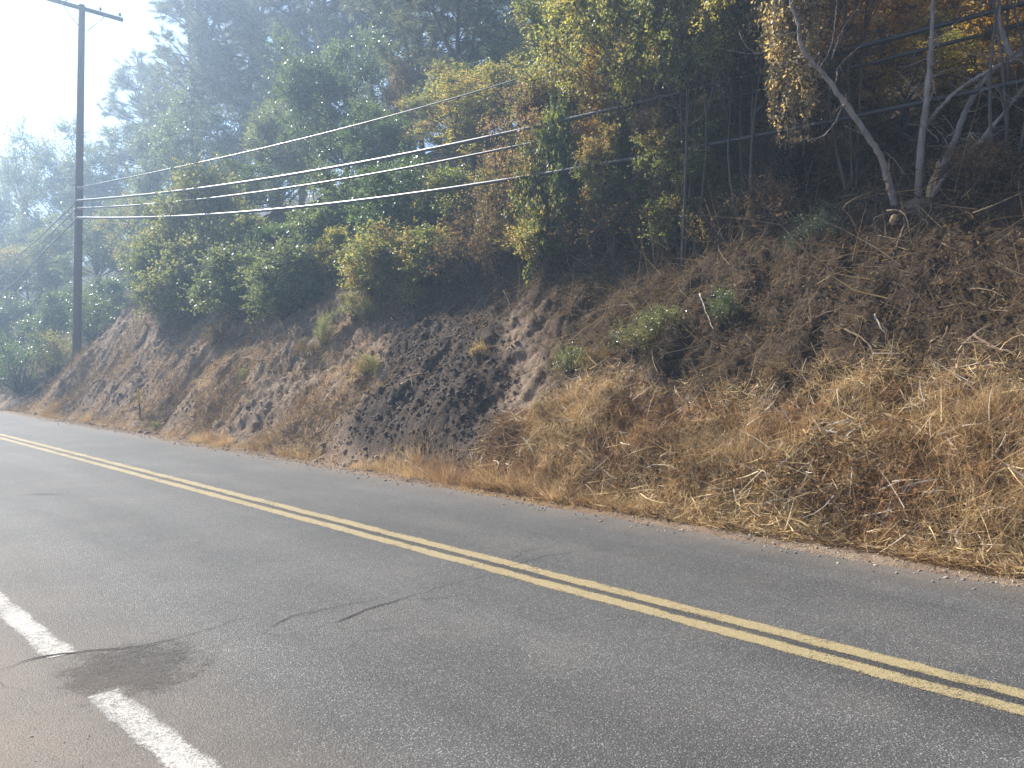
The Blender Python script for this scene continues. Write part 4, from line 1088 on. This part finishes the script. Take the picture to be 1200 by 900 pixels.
mb = MB(); bend = rng.normal(0, 0.30, Pb.shape); bend[:, 2] = -np.abs(bend[:, 2]) * 0.9
mb.ribbons(Pb, Db, Lb, rng.uniform(0.003, 0.007, len(Pb)), bend, 3)
tag(mb.obj('dry_grass', GRASS), kind='stuff')

# ------------------------------------------------------------------ utility pole
pb = Vector((8.9, 0, 0)); r = ray(89, 410); s = 8.9 / r.x
pb = Vector((8.9, r.y * s, 0)); pdepth = s
zt = at(96, 6, pdepth)
pb.z = Hs(pb.y, pb.x) - 0.3
print('POLE', pb, pdepth, zt)
POLEM = solid_mat('weathered_pole_wood', (0.075, 0.055, 0.042), (0.15, 0.115, 0.09), 5, 0.9, 0.6, 30, (4, 4, 0.15))
STEEL = solid_mat('galvanised_steel', (0.30, 0.30, 0.30), (0.42, 0.42, 0.42), 10, 0.5)
PORC = solid_mat('brown_porcelain', (0.12, 0.07, 0.05), (0.2, 0.14, 0.11), 10, 0.25)
pole = empty('utility_pole', pb, 'tall wooden utility pole with one crossarm, rising from the bank against the sky', 'utility pole')
topv = zt - pb
mb = MB(); mb.tube([topv * f for f in np.linspace(0, 1, 14)], np.linspace(0.15, 0.105, 14), 16); mb.obj('shaft', POLEM, pole, True)
arm_c = topv - Vector((0, 0, 0.18))
rd = pole
mb = MB(); mb.box((arm_c.x, arm_c.y - 0.17, arm_c.z), (2.6, 0.10, 0.12)); mb.obj('crossarm', POLEM, pole)
for sgn in (-1, 1):
    mb = MB(); a = Vector((arm_c.x + sgn * 0.72, arm_c.y - 0.235, arm_c.z - 0.02)); b_ = Vector((arm_c.x + sgn * 0.10, arm_c.y - 0.20, arm_c.z - 0.75))
    mb.tube([a, b_], 0.016, 6); mb.obj('brace', STEEL, pole)
ins = []
for dx in (-1.2, -0.55, 0.55, 1.2):
    mb = MB(); c = Vector((arm_c.x + dx, arm_c.y - 0.17, arm_c.z + 0.06))
    mb.tube([c + Vector((0, 0, z_)) for z_ in (0, 0.06, 0.065, 0.09, 0.095, 0.12, 0.125, 0.15, 0.17)], [0.014, 0.014, 0.05, 0.05, 0.032, 0.032, 0.045, 0.04, 0.015], 10)
    mb.obj('insulator', PORC, pole); ins.append(pb + c + Vector((0, 0, 0.15)))
# cable heights on the shaft and the cables
CABLE = solid_mat('grey_cable_sheath', (0.10, 0.10, 0.105), (0.15, 0.15, 0.155), 8, 0.34, spec=0.8)
BLACKC = solid_mat('black_cable_sheath', (0.028, 0.028, 0.03), (0.05, 0.05, 0.052), 8, 0.36, spec=0.7)
CAB_A, CAB_B = 8.74 + 0.092 * pb.y, -0.092        # the cables' plane: v = A + B u, drawing off from the road towards the right
def cab_pt(px, py, A=None, B=None):
    A, B = A or CAB_A, B or CAB_B
    d = ray(px, py); k = A / (d.x - B * d.y)
    return Vector((d.x * k, d.y * k, CAM_H + d.z * k))
def cable(pts, r, mat, label, group, A=None, B=None):
    A, B = A or CAB_A, B or CAB_B
    P = [cab_pt(*p, A, B) if not isinstance(p, Vector) else p for p in pts]
    # smooth sagging line through the points: quadratic fit of height along the run
    Y = np.array([p.y for p in P]); Z = np.array([p.z for p in P])
    co = np.polyfit(Y, Z, 3 if len(P) > 4 else 2)
    yy = np.linspace(Y[0], -14.0, 90)
    zz = np.polyval(co, yy)
    y_in = Y[-1]
    sl = np.polyval(np.polyder(co), y_in)
    zz = np.where(yy < y_in, np.polyval(co, y_in) + (yy - y_in) * sl + 0.010 * (yy - y_in) ** 2, zz)
    base = Vector((A + B * yy[0], yy[0], zz[0]))
    mb = MB(); mb.tube(np.stack([A + B * yy - base.x, yy - base.y, zz - base.z], -1), r, 8)
    o = mb.obj('overhead_cable', mat, None, True); o.location = base
    return tag(o, label, 'cable', group), base
G = 'cables along the road'
c1, e1 = cable([(92, 220), (200, 197), (300, 177), (400, 150), (500, 124), (610, 92)], 0.017, CABLE, 'topmost of the four cables, thin and pale, ending in the leaves', G, 8.74 + 0.165 * pb.y, -0.165)
c2, e2 = cable([(91, 235), (240, 219), (400, 196), (565, 164), (700, 128), (880, 88), (1040, 47), (1195, 5)], 0.034, BLACKC, 'second cable from the top, thick, black towards the right', G)
c3, e3 = cable([(91, 244), (240, 232), (400, 212), (560, 181), (740, 139), (910, 103), (1040, 68), (1195, 30)], 0.026, BLACKC, 'third cable from the top, close under the second one', G, CAB_A + 0.17, CAB_B)
c4, e4 = cable([(91, 255), (230, 252), (400, 238), (600, 210), (800, 174), (917, 153), (1017, 133), (1133, 110), (1200, 95)], 0.034, BLACKC, 'lowest and thickest cable, passing just behind the stems of the broken tree', G, CAB_A - 0.17, CAB_B)
for e in (e1, e2, e3, e4):
    c = e - pb
    mb = MB(); mb.box((c.x + 0.06, c.y, c.z), (0.14, 0.05, 0.09)); mb.box((c.x - 0.01, c.y, c.z), (0.05, 0.10, 0.05))
    mb.obj('cable_clamp', STEEL, pole)
# beyond the pole the cables turn down the road
for i, (e, px, py, r_) in enumerate([(e2, 8, 312, 0.026), (e3, 6, 322, 0.022), (e4, 4, 340, 0.026)]):
    p2 = at(-90, 425 - (425 - 405) * (1 + i * 0.2), 52)
    p1 = at(px, py, 40)
    P = np.array([e, e.lerp(p1, 0.5) - Vector((0, 0, 0.05)), p1, p2]); Q = spline(P, 30) - np.array(e)
    mb = MB(); mb.tube(Q, r_, 6); o = mb.obj('overhead_cable', BLACKC, None, True); o.location = e
    tag(o, ['upper', 'middle', 'lower'][i] + ' of the three cables sloping down to the left from the pole', 'cable', 'cables beyond the pole')
for i, (k, px, py) in enumerate([(0, -20, 150), (2, -20, 205), (3, -20, 235)]):
    p1 = at(px, py, 46); P = np.array([ins[k], ins[k].lerp(p1, 0.5) - Vector((0, 0, 0.25)), p1]); Q = spline(P, 20) - np.array(ins[k])
    mb = MB(); mb.tube(Q, 0.006, 5); o = mb.obj('power_line', CABLE, None, True); o.location = ins[k]
    tag(o, ['faint thin power line from the near end of the crossarm, uppermost against the sky', 'faint thin power line in the middle of three against the sky', 'faint thin power line from the far end of the crossarm, lowest of three'][i], 'power line', 'power lines against the sky')

# ------------------------------------------------------------------ marker post
mp_ = hit(164, 491)
post = empty('marker_post', mp_, 'slim roadside marker post with a yellow top at the foot of the tan bank', 'marker post')
md = mp_.x * math.sin(R(YAW)) + mp_.y * math.cos(R(YAW))
ph = at(162, 456, md).z - mp_.z
mb = MB(); mb.box((0, 0, ph / 2 - 0.1), (0.02, 0.085, ph + 0.2)); mb.box((0.016, 0, ph / 2 - 0.1), (0.012, 0.03, ph + 0.18)); mb.obj('post', solid_mat('brown_post', (0.10, 0.07, 0.045), (0.17, 0.12, 0.08), 8, 0.7), post)
mb = MB(); mb.box((0, 0, ph - 0.17), (0.05, 0.12, 0.36)); mb.obj('reflector', solid_mat('yellow_reflector', (0.75, 0.45, 0.03), (0.85, 0.55, 0.06), 8, 0.4), post)
post.rotation_euler = (0, R(-2), R(-25))

# ------------------------------------------------------------------ haze
hz = MB(); hz.box((0, 20, 15), (404, 484, 76))  # added air volume; its scatter stands in for lens glare from upper left
hm = bpy.data.materials.new('glare_haze_air'); hm.use_nodes = True
ht = hm.node_tree; ht.nodes.clear()
ho = ht.nodes.new('ShaderNodeOutputMaterial'); hv = ht.nodes.new('ShaderNodeVolumePrincipled')
hv.inputs['Color'].default_value = (0.52, 0.72, 1.0, 1); hv.inputs['Density'].default_value = 0.0062; hv.inputs['Anisotropy'].default_value = 0.6
ht.links.new(hv.outputs[0], ho.inputs['Volume'])
tag(hz.obj('glare_haze', hm), kind='stuff')
